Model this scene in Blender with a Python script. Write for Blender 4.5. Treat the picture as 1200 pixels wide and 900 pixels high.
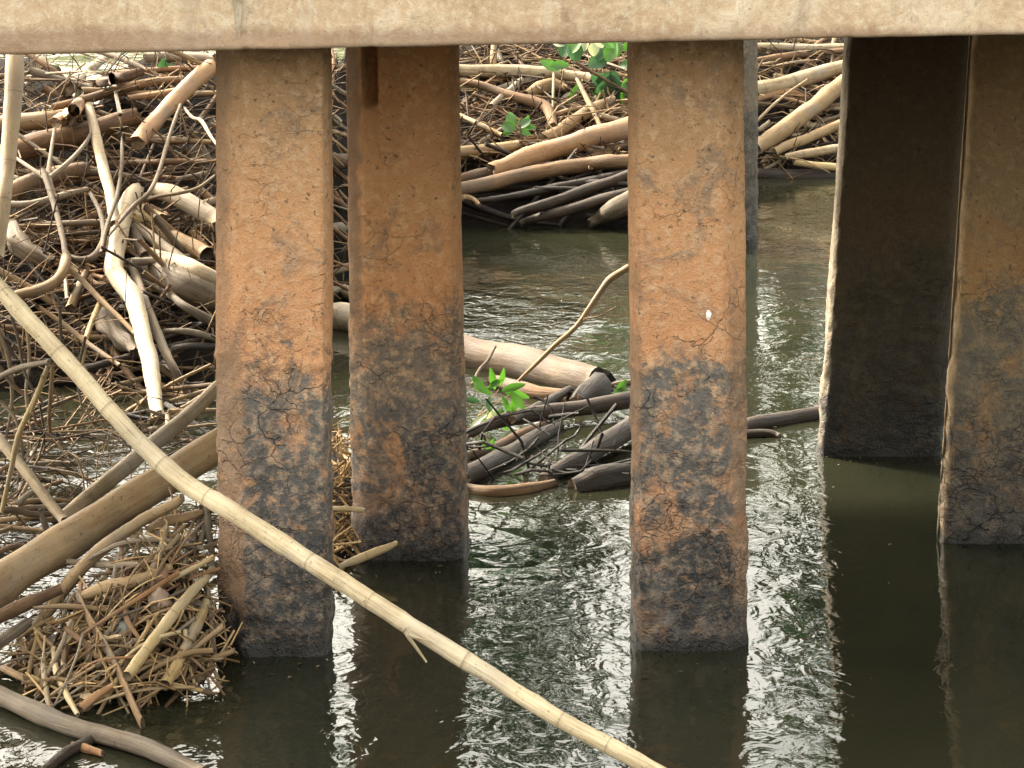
import bpy, math, random
from mathutils import Vector, noise, Matrix

for o in list(bpy.data.objects):
    bpy.data.objects.remove(o)
random.seed(7)
SC = bpy.context.scene
COL = SC.collection
R = math.radians

# ------------------------------------------------------------------ camera
F, HC, YH = 2800.0, 2.6, -140.0          # focal length and horizon of the photograph (px), eye height (m)
cam = bpy.data.cameras.new('camera')
cam.sensor_width = 36.0
cam.sensor_fit = 'HORIZONTAL'
cam.lens = F / 1200.0 * 36.0
cam.shift_y = (YH - 450.0) / 1200.0
cam.clip_end = 2000.0
co = bpy.data.objects.new('camera', cam)
co.location = (0, 0, HC)
co.rotation_euler = (R(90), 0, 0)
COL.objects.link(co)
SC.camera = co

# ------------------------------------------------------------------ light
SUN_EL, SUN_AZ = 40.0, -126.0 # azimuth: where the sun stands, measured from straight behind the camera towards its left
sun_dir = Vector((math.sin(R(SUN_AZ)) * math.cos(R(SUN_EL)), -math.cos(R(SUN_AZ)) * math.cos(R(SUN_EL)), math.sin(R(SUN_EL))))
world = bpy.data.worlds.new('World')
SC.world = world
world.use_nodes = True
wn = world.node_tree
bg = wn.nodes['Background']
sky = wn.nodes.new('ShaderNodeTexSky')
sky.sky_type = 'NISHITA'
sky.sun_disc = False
sky.sun_elevation = R(SUN_EL)
sky.sun_rotation = math.atan2(sun_dir.x, sun_dir.y)
sky.air_density = 1.6
sky.dust_density = 6.0
sky.ozone_density = 1.0
hs = wn.nodes.new('ShaderNodeHueSaturation')          # thin high cloud: the blue is mostly gone
hs.inputs['Saturation'].default_value = 0.30
tint = wn.nodes.new('ShaderNodeMix'); tint.data_type = 'RGBA'; tint.blend_type = 'MULTIPLY'
tint.inputs[0].default_value = 1.0; tint.inputs[7].default_value = (1.07, 1.0, 0.87, 1)
wn.links.new(sky.outputs[0], hs.inputs['Color'])
wn.links.new(hs.outputs[0], tint.inputs[6])
wn.links.new(tint.outputs[2], bg.inputs[0])
bg.inputs[1].default_value = 0.15
sl = bpy.data.lights.new('sun', 'SUN')
sl.energy = 2.3
sl.angle = R(6)
sl.color = (1.0, 0.90, 0.74)
so = bpy.data.objects.new('sun', sl)
so.rotation_euler = sun_dir.to_track_quat('Z', 'Y').to_euler()
so.location = (-4, -4, 9)
COL.objects.link(so)
SC.view_settings.view_transform = 'Standard'
SC.view_settings.look = 'None'
SC.view_settings.gamma = 1.0
SC.view_settings.exposure = 2.8

# ------------------------------------------------------------------ helpers
def P(px, py, d):
    """the point d metres away seen at a pixel of the photograph"""
    return Vector(((px - 600.0) * d / F, d, HC - (py - YH) * d / F))

def PS(px, py, d):
    """the same sight line, at the height above the water that a survey from 3.6 m up gave for distance d"""
    z = 3.6 - (py + 490.0) * d / F
    return P(px, py, (HC - z) * F / (py - YH))

def dwater(py):
    return F * HC / (py - YH)

def smooth(a, b, x):
    t = min(1.0, max(0.0, (x - a) / (b - a)))
    return t * t * (3 - 2 * t)

def nz(x, y, z=0.0):
    return noise.noise(Vector((x, y, z)))

class MB:
    """collects shapes, then links them as ONE mesh object"""
    def __init__(self):
        self.v, self.f, self.uv, self.mi = [], [], [], []
    def face(self, idx, uvs, mi=0):
        self.f.append(idx); self.uv.extend(uvs); self.mi.append(mi)
    def tube(self, pts, rad, seg=8, rough=0.0, cap=1, seed=0.0, squash=1.0):
        n = len(pts)
        tang = []
        for i in range(n):
            a = pts[max(0, i - 1)]; b = pts[min(n - 1, i + 1)]
            t = (b - a)
            tang.append(t.normalized() if t.length > 1e-9 else Vector((0, 0, 1)))
        ref = Vector((0, 1, 0)) if abs(tang[0].y) < 0.9 else Vector((0, 0, 1))
        base = len(self.v)
        L = 0.0; Ls = []
        for i in range(n):
            t = tang[i]
            u = (ref - t * ref.dot(t)).normalized()
            ref = u
            w = t.cross(u)
            if i: L += (pts[i] - pts[i - 1]).length
            Ls.append(L)
            for k in range(seg):
                a = 2 * math.pi * k / seg
                r = rad[i]
                if rough:
                    r *= 1 + rough * nz(math.cos(a) * 1.3 + seed, math.sin(a) * 1.3 + seed * 2, L / max(rad[i], .004) * .35)
                self.v.append(pts[i] + u * (math.cos(a) * r) + w * (math.sin(a) * r * squash))
        for i in range(n - 1):
            for k in range(seg):
                k2 = (k + 1) % seg
                a = base + i * seg + k; b = base + i * seg + k2
                self.face((a, b, b + seg, a + seg),
                          ((k / seg, Ls[i]), ((k + 1) / seg, Ls[i]), ((k + 1) / seg, Ls[i + 1]), (k / seg, Ls[i + 1])))
        if cap == 1:
            for end in (0, n - 1):
                for k in range(seg):
                    self.v[base + end * seg + k] = self.v[base + end * seg + k] + tang[end] * (rad[end] * random.uniform(-.4, .4))
        for end in (0, n - 1):
            c = len(self.v)
            out = -tang[0] if end == 0 else tang[-1]
            self.v.append(pts[end] + out * (rad[end] * (-.25 if cap == 1 else -0.9)))
            for k in range(seg):
                k2 = (k + 1) % seg
                a = base + end * seg + k; b = base + end * seg + k2
                q = (a, c, b) if end else (a, b, c)
                self.face(q, ((k / seg, 0), (k / seg, .01), ((k + 1) / seg, 0)), 1 if cap else 0)
    def box(self, a, b):
        s = len(self.v)
        for z in (a[2], b[2]):
            for x, y in ((a[0], a[1]), (b[0], a[1]), (b[0], b[1]), (a[0], b[1])):
                self.v.append(Vector((x, y, z)))
        for q in ((3, 2, 1, 0), (4, 5, 6, 7), (0, 1, 5, 4), (1, 2, 6, 5), (2, 3, 7, 6), (3, 0, 4, 7)):
            self.face(tuple(s + i for i in q), ((0, 0), (1, 0), (1, 1), (0, 1)))
    def mesh(self, name, mats, origin=None, shade=True):
        o = origin or Vector((0, 0, 0))
        me = bpy.data.meshes.new(name)
        me.from_pydata([tuple(p - o) for p in self.v], [], self.f)
        uvl = me.uv_layers.new(name='UVMap')
        flat = [c for q in self.uv for c in q]
        uvl.data.foreach_set('uv', flat)
        me.polygons.foreach_set('material_index', self.mi)
        if shade:
            me.polygons.foreach_set('use_smooth', [m == 0 for m in self.mi])
        for m in (mats if isinstance(mats, (list, tuple)) else [mats]):
            me.materials.append(m)
        me.update()
        return me
    def build(self, name, mats, parent=None, origin=None, shade=True):
        o = origin or Vector((0, 0, 0))
        ob = bpy.data.objects.new(name, self.mesh(name, mats, o, shade))
        COL.objects.link(ob)
        if parent is not None:
            ob.parent = parent
            ob.location = o - parent.location
        else:
            ob.location = o
        return ob

def tag(o, label=None, cat=None, group=None, kind=None):
    if label: o['label'] = label
    if cat: o['category'] = cat
    if group: o['group'] = group
    if kind: o['kind'] = kind
    return o

def spline(pts, step):
    """Catmull-Rom through the points, resampled; returns points and parameter 0..1"""
    if len(pts) == 2:
        n = max(3, int((pts[1] - pts[0]).length / step) + 1)
        return [pts[0].lerp(pts[1], i / (n - 1)) for i in range(n)], [i / (n - 1) for i in range(n)]
    q = [pts[0] * 2 - pts[1]] + list(pts) + [pts[-1] * 2 - pts[-2]]
    out, par = [], []
    m = len(pts) - 1
    for i in range(m):
        a, b, c, d = q[i], q[i + 1], q[i + 2], q[i + 3]
        n = max(2, int((c - b).length / step) + 1)
        for j in range(n):
            t = j / n
            out.append(0.5 * (2 * b + (c - a) * t + (2 * a - 5 * b + 4 * c - d) * t * t + (3 * b - a - 3 * c + d) * t ** 3))
            par.append((i + t) / m)
    out.append(pts[-1]); par.append(1.0)
    return out, par

# ------------------------------------------------------------------ materials
class NT:
    def __init__(self, name):
        self.m = bpy.data.materials.new(name)
        self.m.use_nodes = True
        self.t = self.m.node_tree
        self.b = self.t.nodes['Principled BSDF']
    def n(self, typ, **kw):
        o = self.t.nodes.new(typ)
        for k, v in kw.items(): setattr(o, k, v)
        return o
    def l(self, a, b): self.t.links.new(a, b)
    def put(self, sock, v):
        if hasattr(v, 'default_value') or hasattr(v, 'is_linked'): self.l(v, sock)
        else: sock.default_value = v
    def math(self, op, a, b=0.0, c=0.0, clamp=False):
        o = self.n('ShaderNodeMath', operation=op, use_clamp=clamp)
        self.put(o.inputs[0], a); self.put(o.inputs[1], b); self.put(o.inputs[2], c)
        return o.outputs[0]
    def vmath(self, op, a, b):
        o = self.n('ShaderNodeVectorMath', operation=op)
        self.put(o.inputs[0], a); self.put(o.inputs[1], b)
        return o.outputs[0]
    def noise(self, vec, scale, detail=4, rough=0.55, dist=0.0):
        o = self.n('ShaderNodeTexNoise')
        self.l(vec, o.inputs['Vector'])
        o.inputs['Scale'].default_value = scale; o.inputs['Detail'].default_value = detail
        o.inputs['Roughness'].default_value = rough; o.inputs['Distortion'].default_value = dist
        return o.outputs['Fac']
    def ramp(self, fac, stops, mode='LINEAR'):
        o = self.n('ShaderNodeValToRGB')
        cr = o.color_ramp; cr.interpolation = mode
        while len(cr.elements) < len(stops): cr.elements.new(0.5)
        for e, (p, c) in zip(cr.elements, stops):
            e.position = p
            e.color = (c, c, c, 1) if isinstance(c, (int, float)) else (*c, 1)
        self.l(fac, o.inputs[0])
        return o.outputs[0]
    def mix(self, fac, a, b, blend='MIX'):
        o = self.n('ShaderNodeMix', data_type='RGBA', blend_type=blend)
        self.put(o.inputs[0], fac)
        for s, v in ((o.inputs[6], a), (o.inputs[7], b)):
            if isinstance(v, tuple): s.default_value = (*v, 1)
            else: self.l(v, s)
        return o.outputs[2]
    def bump(self, h, strength, dist, prev=None):
        o = self.n('ShaderNodeBump')
        o.inputs['Strength'].default_value = strength; o.inputs['Distance'].default_value = dist
        self.l(h, o.inputs['Height'])
        if prev is not None: self.l(prev, o.inputs['Normal'])
        return o.outputs[0]
    def scaled(self, vec, s):
        return self.vmath('MULTIPLY', vec, s)

def wood(name, dark, mid, light, rough=0.75, streak=1.0, rings=0.0, island=False, bumpk=0.6, hue=0.25):
    k = NT(name)
    if island:
        g = k.n('ShaderNodeNewGeometry'); rnd = g.outputs['Random Per Island']
    else:
        g = k.n('ShaderNodeObjectInfo'); rnd = g.outputs['Random']
    tc = k.n('ShaderNodeTexCoord')
    sh = k.n('ShaderNodeCombineXYZ')
    k.l(k.math('MULTIPLY', rnd, 37.0), sh.inputs[0]); k.l(k.math('MULTIPLY', rnd, 91.0), sh.inputs[1])
    uv = k.vmath('ADD', tc.outputs['UV'], sh.outputs[0])
    ob = k.vmath('ADD', tc.outputs['Object'], sh.outputs[0])
    s1 = k.noise(k.scaled(uv, (14 * streak, 3.5, 1)), 1.0, 5, .6, .4)
    s2 = k.noise(k.scaled(uv, (40 * streak, 14, 1)), 1.0, 4, .6)
    blot = k.noise(ob, 7.0, 4, .6, .6)
    spk = k.noise(ob, 60.0, 3, .6)
    f = k.math('ADD', k.math('MULTIPLY', s1, .45), k.math('ADD', k.math('MULTIPLY', blot, .4), k.math('MULTIPLY', s2, .2)))
    f = k.math('ADD', f, k.math('MULTIPLY', k.math('SUBTRACT', rnd, .5), hue))
    c = k.ramp(f, [(.36, dark), (.52, mid), (.68, light)])
    c = k.mix(k.ramp(spk, [(.62, 0.0), (.70, .65)]), c, tuple(x * .35 for x in dark))
    # grey weathering in patches
    wv = k.noise(ob, 3.1, 3, .5)
    lum = (sum(mid) / 3 * 1.05)
    c = k.mix(k.ramp(wv, [(.50, 0.0), (.68, .55)]), c, (lum * 1.06, lum * .95, lum * .80))
    if rings:
        w = k.n('ShaderNodeSeparateXYZ'); k.l(uv, w.inputs[0])
        fr = k.math('FRACT', k.math('ADD', k.math('MULTIPLY', w.outputs[1], rings), k.math('MULTIPLY', k.noise(k.scaled(uv, (0, 1.7, 1)), 1.0, 1), 2.2)))
        ring = k.ramp(fr, [(.0, 1.0), (.02, 0.3), (.05, 0.0), (.985, 0.0), (1.0, .9)])
        c = k.mix(k.math('MULTIPLY', ring, .6), c, tuple(x * .55 for x in dark))
    k.l(c, k.b.inputs['Base Color'])
    k.l(k.ramp(blot, [(.3, rough - .12), (.7, rough + .1)]), k.b.inputs['Roughness'])
    k.b.inputs['Specular IOR Level'].default_value = 0.22
    hgt = k.math('ADD', k.math('MULTIPLY', s1, .5), k.math('ADD', k.math('MULTIPLY', s2, .4), k.math('MULTIPLY', spk, .15)))
    k.l(k.bump(hgt, bumpk, .012), k.b.inputs['Normal'])
    return k.m

M = {}
M['pale']   = wood('pale_bleached_wood', (0.1396, 0.1013, 0.05483), (0.2558, 0.1983, 0.1214), (0.3256, 0.2688, 0.1841), .7, rings=3.2)
M['pole']   = wood('weathered_pole', (0.2125, 0.1562, 0.09), (0.45, 0.3625, 0.228), (0.6, 0.5125, 0.348), .7, rings=3.6, hue=.05, bumpk=.8)
M['bleak']  = wood('dull_brown_wood', (0.066, 0.0464, 0.0308), (0.12, 0.0899, 0.0616), (0.168, 0.1276, 0.0924), .75)
M['tan']    = wood('tan_wood', (0.08242, 0.0509, 0.02405), (0.1648, 0.1063, 0.05237), (0.2279, 0.1594, 0.08533), .7)
M['orange'] = wood('orange_brown_wood', (0.1113, 0.05059, 0.02087), (0.2041, 0.1096, 0.04933), (0.269, 0.1686, 0.09108), .65)
M['brown']  = wood('brown_bark', (0.04709, 0.025, 0.01256), (0.1035, 0.05989, 0.03013), (0.1694, 0.1042, 0.0544), .75, bumpk=.9)
M['grey']   = wood('grey_weathered_wood', (0.05818, 0.04427, 0.03111), (0.1309, 0.1033, 0.0726), (0.2037, 0.1644, 0.1175), .75)
M['wet']    = wood('dark_wet_wood', (.007, .0045, .003), (.020, .0135, .009), (.042, .030, .021), .55, bumpk=1.0)
M['twig']   = wood('grey_twig_bark', (0.03656, 0.02682, 0.01843), (0.09141, 0.06703, 0.04388), (0.1706, 0.1287, 0.08336), .8)
M['gold']   = wood('golden_cane', (0.153, 0.09881, 0.03825), (0.2933, 0.2104, 0.09563), (0.3698, 0.2869, 0.1594), .5, rings=5.0)
M['cut']    = wood('cut_wood_end', (0.0225, 0.015, 0.00975), (0.075, 0.0525, 0.03375), (0.18, 0.135, 0.09), .9)
M['tangle'] = wood('tangled_twigs', (0.02363, 0.01444, 0.0084), (0.07875, 0.04856, 0.0252), (0.2125, 0.1444, 0.07875), .8, island=True, hue=.55)
M['tangle_pale'] = wood('tangled_reeds', (0.1137, 0.06714, 0.02642), (0.3128, 0.1975, 0.08222), (0.5118, 0.3475, 0.1644), .75, island=True, hue=.5)
M['flake']  = wood('dead_leaf_litter', (0.054, 0.02827, 0.01305), (0.162, 0.1024, 0.0522), (0.2808, 0.2048, 0.1218), .75, island=True, hue=.7, bumpk=.3)

def leaf_mat(name, c1, c2):
    k = NT(name)
    oi = k.n('ShaderNodeObjectInfo'); tc = k.n('ShaderNodeTexCoord')
    nn = k.noise(tc.outputs['Object'], 30, 3)
    f = k.math('ADD', k.math('MULTIPLY', oi.outputs['Random'], .7), k.math('MULTIPLY', nn, .3))
    k.l(k.ramp(f, [(.1, c1), (.85, c2)]), k.b.inputs['Base Color'])
    k.b.inputs['Roughness'].default_value = .42
    tr = k.n('ShaderNodeBsdfTranslucent'); ms = k.n('ShaderNodeMixShader')
    tr.inputs[0].default_value = (c2[0] * 1.5, c2[1] * 1.6, c2[2], 1)
    ms.inputs[0].default_value = .3
    out = k.t.nodes['Material Output']
    k.l(k.b.outputs[0], ms.inputs[1]); k.l(tr.outputs[0], ms.inputs[2]); k.l(ms.outputs[0], out.inputs[0])
    return k.m
M['leaf'] = leaf_mat('fresh_leaf', (0.0126, 0.0504, 0.0084), (0.0546, 0.1512, 0.0168))
M['leaf_dark'] = leaf_mat('dark_leaf', (0.01, 0.035, 0.015), (0.03, 0.085, 0.035))
M['leaf_dry'] = leaf_mat('withered_leaf', (0.168, 0.198, 0.132), (0.33, 0.348, 0.252))

def pile_material(name, top, mid, low, crack_gain=1.0, clean_or_lit=((.17, .095, .05), (.24, .155, .095))):
    k = NT(name)
    tc = k.n('ShaderNodeTexCoord'); oi = k.n('ShaderNodeObjectInfo')
    sh = k.n('ShaderNodeCombineXYZ')
    k.l(k.math('MULTIPLY', oi.outputs['Random'], 53.0), sh.inputs[0]); k.l(k.math('MULTIPLY', oi.outputs['Random'], 29.0), sh.inputs[1])
    P0 = tc.outputs['Object']
    v = k.vmath('ADD', P0, sh.outputs[0])
    sp = k.n('ShaderNodeSeparateXYZ'); k.l(P0, sp.inputs[0]); z = sp.outputs[2]
    n1 = k.noise(v, 2.2, 5, .6, .5); n2 = k.noise(v, 7.5, 6, .65, .6)
    n3 = k.noise(v, 5.5, 7, .70, .8); n4 = k.noise(v, 30, 5, .7, .15); n5 = k.noise(v, 110, 4, .7)
    nx = k.noise(k.vmath('ADD', v, (11.3, 4.1, 7.7)), 4.6, 7, .72, .9)
    h = k.math('ADD', z, k.math('ADD', k.math('MULTIPLY', k.math('SUBTRACT', n1, .5), .45), k.math('MULTIPLY', k.math('SUBTRACT', n2, .5), .45)))
    h = k.math('ADD', h, k.math('MULTIPLY', k.math('SUBTRACT', n4, .5), .35))
    hh = k.math('MULTIPLY', h, 1 / 2.4)
    c = k.ramp(hh, [(0.0, low[0]), (.10, low[1]), (.22, low[2]), (.375, low[3]), (.415, mid[0]), (.60, mid[1]), (.74, top[0]), (.90, top[1])])
    # orange patches that survive in the lower coating, grey-blue bloom higher up
    zlow = k.ramp(k.math('MULTIPLY', z, 1 / 2.4), [(.05, .2), (.2, 1.0), (.45, .8), (.6, .0)])
    c = k.mix(k.math('MULTIPLY', k.ramp(nx, [(.50, 0.0), (.62, .75)]), zlow), c, mid[0])
    zg = k.ramp(k.math('MULTIPLY', z, 1 / 2.4), [(.12, .8), (.35, 1.0), (.75, .75), (.95, .2)])
    c = k.mix(k.math('MULTIPLY', k.ramp(n3, [(.53, 0.0), (.66, .75)]), zg), c, low[3])
    zu = k.ramp(k.math('MULTIPLY', h, 1 / 2.4), [(.02, .25), (.42, 1.0)])
    c = k.mix(k.math('MULTIPLY', zu, k.ramp(n4, [(.48, 0.0), (.68, .6)])), c, top[2])
    c = k.mix(k.ramp(k.noise(k.vmath('ADD', v, (2.2, 7.1, .4)), 46, 4, .7), [(.60, 0.0), (.68, .75)]), c, low[1])
    c = k.mix(k.ramp(n5, [(.58, 0.0), (.72, .55)]), c, low[1])
    at = k.n('ShaderNodeAttribute', attribute_name='clean_or_lit')  # real clean facets, plus light painted on the two leaning piles' edges
    c = k.mix(at.outputs['Fac'], c, k.ramp(n2, [(.35, clean_or_lit[0]), (.65, clean_or_lit[1])]))
    c = k.mix(k.math('MULTIPLY', zlow, k.ramp(k.noise(k.vmath('ADD', k.scaled(v, (1, 1, 1.7)), (5.1, 1.3, 8.2)), 20, 6, .72, .3), [(.56, 0.0), (.64, .6)])), c, mid[1])
    # cracks in the coating
    wob = k.n('ShaderNodeTexNoise'); k.l(v, wob.inputs[0]); wob.inputs['Scale'].default_value = 9; wob.inputs['Detail'].default_value = 5
    dv = k.vmath('ADD', k.scaled(v, (1, 1, 1.25)), k.scaled(wob.outputs['Color'], (.16, .16, .16)))
    def cracks(scale, w):
        vo = k.n('ShaderNodeTexVoronoi', feature='DISTANCE_TO_EDGE')
        k.l(dv, vo.inputs['Vector']); vo.inputs['Scale'].default_value = scale
        return k.ramp(vo.outputs['Distance'], [(0.0, 1.0), (w * .45, .8), (w, 0.0)])
    zc = k.ramp(k.math('MULTIPLY', z, 1 / 2.4), [(.0, 1.0), (.35, .75), (.50, .35), (.9, .12)])
    mk = k.ramp(k.noise(k.vmath('ADD', v, (3, 9, 1)), 5, 4, .6), [(.50, 0.0), (.60, 1.0)])
    mk2 = k.ramp(k.noise(k.vmath('ADD', v, (8, 2, 5)), 3.2, 5, .65), [(.50, 0.0), (.60, 1.0)])
    c1 = k.math('MULTIPLY', k.math('MULTIPLY', cracks(8.0, .022), mk), zc)
    c2 = k.math('MULTIPLY', k.math('MULTIPLY', cracks(24.0, .07), mk2), k.math('MULTIPLY', zc, zc))
    ck = k.math('MAXIMUM', c1, k.math('MULTIPLY', c2, .8))
    c = k.mix(k.math('MULTIPLY', ck, .85 * crack_gain), c, (.016, .013, .012))
    wet = k.ramp(k.math('ADD', z, k.math('MULTIPLY', k.math('SUBTRACT', n2, .5), .12)), [(.025, 1.0), (.065, .0)])
    c = k.mix(k.math('MULTIPLY', wet, .88), c, (.008, .008, .007))
    k.l(c, k.b.inputs['Base Color'])
    rg = k.ramp(k.math('MULTIPLY', z, 1 / 2.4), [(.0, .32), (.12, .6), (.4, .82)])
    k.l(k.math('ADD', rg, k.math('MULTIPLY', k.math('SUBTRACT', n4, .5), .25)), k.b.inputs['Roughness'])
    k.b.inputs['Specular IOR Level'].default_value = .35
    hg = k.math('ADD', k.math('MULTIPLY', n4, .9), k.math('ADD', k.math('MULTIPLY', n5, .35), k.math('MULTIPLY', n2, .6)))
    hg = k.math('SUBTRACT', hg, k.math('MULTIPLY', ck, 1.0))
    k.l(k.bump(hg, .75, .022), k.b.inputs['Normal'])
    return k.m
LOW = [(.010, .010, .010), (.028, .027, .026), (.066, .061, .057), (.115, .104, .092)]
M['pile_warm'] = pile_material('stained_pile_coating', [(0.368, 0.2151, 0.1065), (0.2045, 0.123, 0.05602), (0.5452, 0.3811, 0.2355)],
                               [(0.4596, 0.2282, 0.1065), (0.4596, 0.2438, 0.1157)], LOW)
M['pile_dull'] = pile_material('dull_brown_pile_coating', [(0.4144, 0.2132, 0.08842), (0.2261, 0.1228, 0.05489), (0.6215, 0.4093, 0.2286)],
                               [(0.4765, 0.2269, 0.09357), (0.4765, 0.2488, 0.1105)], [(0.01588, 0.01463, 0.0156), (0.04129, 0.03659, 0.03509), (0.09529, 0.0849, 0.07536), (0.1747, 0.1347, 0.1001)])
M['pile_shade_dark'] = pile_material('stained_shade_dark_pile_coating', [(0.05738, 0.036, 0.0162), (0.0357, 0.0225, 0.0117), (0.08925, 0.0675, 0.036)],  # dark stain, deepened further so the colour carries the shade under the deck
                               [(0.06375, 0.0405, 0.018), (0.05738, 0.03825, 0.0171)], [(0.00765, 0.007875, 0.0072), (0.01275, 0.01125, 0.009), (0.02805, 0.0225, 0.0153), (0.04462, 0.03375, 0.018)], .5, ((.11, .088, .055), (.19, .155, .105)))  # last pair: pale tones that paint the lit edge into the colour
M['pile_mossy'] = pile_material('mossy_brown_pile_coating', [(0.1756, 0.1064, 0.04539), (0.1254, 0.07661, 0.03317), (0.2509, 0.1809, 0.08729)],
                               [(0.2383, 0.1277, 0.04801), (0.1631, 0.1064, 0.05237)], [(0.01756, 0.01596, 0.01397), (0.03763, 0.03192, 0.02793), (0.07526, 0.06597, 0.05237), (0.1066, 0.09044, 0.06546)], 1.0, ((0.2007, 0.1383, 0.06983), (0.3763, 0.266, 0.1483)))  # last pair: light along this pile's edge, painted as paler colour
M['pile_grey'] = pile_material('grey_pile_coating', [(0.153, 0.1148, 0.07176), (0.18, 0.1346, 0.08424), (0.2025, 0.1584, 0.103)],
                               [(0.1125, 0.08712, 0.05928), (0.09, 0.07524, 0.05616)], [(0.0225, 0.02059, 0.01872), (0.036, 0.03366, 0.02964), (0.054, 0.0495, 0.04212), (0.0765, 0.06732, 0.0546)])

def concrete(name):
    k = NT(name)
    v = k.n('ShaderNodeTexCoord').outputs['Object']
    a = k.noise(v, 2.3, 6, .6, .6); b = k.noise(v, 9, 6, .65, .8); d = k.noise(v, 38, 5, .7); e = k.noise(v, 150, 3, .7)
    f = k.math('ADD', k.math('MULTIPLY', a, .45), k.math('ADD', k.math('MULTIPLY', b, .4), k.math('MULTIPLY', d, .2)))
    c = k.ramp(f, [(.38, (.28, .18, .105)), (.46, (.42, .295, .18)), (.54, (.50, .37, .24)), (.64, (.62, .52, .38))])
    c = k.mix(k.ramp(b, [(.56, 0.0), (.68, .55)]), c, (.17, .10, .05))
    c = k.mix(k.ramp(d, [(.52, 0.0), (.64, .75)]), c, (.56, .47, .35))
    c = k.mix(k.ramp(e, [(.60, 0.0), (.70, .6)]), c, (.10, .066, .036))
    sp = k.n('ShaderNodeSeparateXYZ'); k.l(v, sp.inputs[0])
    st = k.noise(k.scaled(v, (9, 9, .7)), 1.0, 5, .6, .3)
    c = k.mix(k.ramp(st, [(.54, 0.0), (.68, .32)]), c, (.24, .16, .095))
    c = k.mix(k.ramp(k.noise(k.scaled(v, (14, 9, 1.1)), 1.0, 4, .6, .5), [(.60, 0.0), (.68, .45)]), c, (.52, .44, .33))
    low = k.ramp(k.math('ADD', sp.outputs[2], k.math('MULTIPLY', k.math('SUBTRACT', b, .5), .10)), [(-.0, .6), (.035, .0)])
    c = k.mix(low, c, (.20, .115, .07))
    k.l(c, k.b.inputs['Base Color'])
    k.b.inputs['Roughness'].default_value = .85
    k.l(k.bump(k.math('ADD', k.math('MULTIPLY', d, .6), k.math('ADD', k.math('MULTIPLY', e, .3), b)), .5, .012), k.b.inputs['Normal'])
    return k.m
M['concrete'] = concrete('cream_stained_concrete')

def mud(name, a, b):
    k = NT(name)
    v = k.n('ShaderNodeTexCoord').outputs['Object']
    n1 = k.noise(v, 4, 6, .65, .5); n2 = k.noise(v, 35, 5, .7)
    k.l(k.ramp(k.math('ADD', k.math('MULTIPLY', n1, .6), k.math('MULTIPLY', n2, .4)), [(.38, a), (.62, b)]), k.b.inputs['Base Color'])
    k.b.inputs['Roughness'].default_value = .95
    k.b.inputs['Specular IOR Level'].default_value = .12
    k.l(k.bump(k.math('ADD', n1, k.math('MULTIPLY', n2, .5)), .9, .05), k.b.inputs['Normal'])
    return k.m
M['mud'] = mud('dark_wet_silt', (0.0036, 0.0027, 0.00225), (0.0135, 0.0099, 0.00675))
M['bank'] = mud('grassy_bank', (.05, .06, .025), (.10, .11, .045))

def water_mat():
    k = NT('murky_water')
    v = k.n('ShaderNodeTexCoord').outputs['Object']
    c = k.ramp(k.noise(v, .8, 3), [(.35, (.009, .0100, .0058)), (.65, (.014, .0145, .0080))])
    k.l(c, k.b.inputs['Base Color'])
    k.b.inputs['Roughness'].default_value = .035
    k.b.inputs['IOR'].default_value = 1.33
    vs = k.scaled(v, (1.0, .75, 1))
    a = k.noise(vs, 3.0, 2, .5, .4); b = k.noise(vs, 8.5, 2, .42, 1.1); c2 = k.noise(vs, 24.0, 1, .5, 1.0)
    calm = k.ramp(k.noise(v, .9, 2, .5), [(.40, .22), (.62, 1.0)])
    hgt = k.math('ADD', k.math('MULTIPLY', a, .8), k.math('ADD', k.math('MULTIPLY', b, .75), k.math('MULTIPLY', c2, .13)))
    sx = k.n('ShaderNodeSeparateXYZ'); k.l(v, sx.inputs[0])
    def band(sock, a0, a1, b0, b1):
        r1 = k.n('ShaderNodeMapRange', interpolation_type='SMOOTHSTEP'); k.l(sock, r1.inputs[0])
        r1.inputs[1].default_value, r1.inputs[2].default_value = a0, a1
        r2 = k.n('ShaderNodeMapRange', interpolation_type='SMOOTHSTEP'); k.l(sock, r2.inputs[0])
        r2.inputs[1].default_value, r2.inputs[2].default_value = b0, b1
        r2.inputs[3].default_value, r2.inputs[4].default_value = 1.0, 0.0
        return k.math('MULTIPLY', r1.outputs[0], r2.outputs[0])
    left = k.math('MULTIPLY', band(sx.outputs[0], -9, -8.5, -1.35, -.98), band(sx.outputs[1], 0, 1, 11.6, 12.2))
    mid = k.math('MULTIPLY', band(sx.outputs[0], -.6, -.35, .15, .62), band(sx.outputs[1], 11.9, 12.8, 14.6, 15.6))
    gain = k.math('ADD', .68, k.math('ADD', k.math('MULTIPLY', left, 3.2), k.math('MULTIPLY', mid, 4.2)))
    hgt = k.math('MULTIPLY', k.math('MULTIPLY', hgt, calm), gain)
    k.l(k.bump(hgt, 1.0, .011), k.b.inputs['Normal'])
    return k.m
M['water'] = water_mat()

# ------------------------------------------------------------------ water and banks
def grid_sheet(x0, x1, y0, y1, nx, ny, fz, name, mat, kind='structure'):
    m = MB()
    for j in range(ny + 1):
        for i in range(nx + 1):
            x = x0 + (x1 - x0) * i / nx; y = y0 + (y1 - y0) * j / ny
            m.v.append(Vector((x, y, fz(x, y))))
    for j in range(ny):
        for i in range(nx):
            a = j * (nx + 1) + i
            m.face((a, a + 1, a + nx + 2, a + nx + 1), ((0, 0), (1, 0), (1, 1), (0, 1)))
    return tag(m.build(name, [mat]), kind=kind)

grid_sheet(-400, 400, -200, 600, 4, 4, lambda x, y: 0.0, 'water', M['water'])

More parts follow.
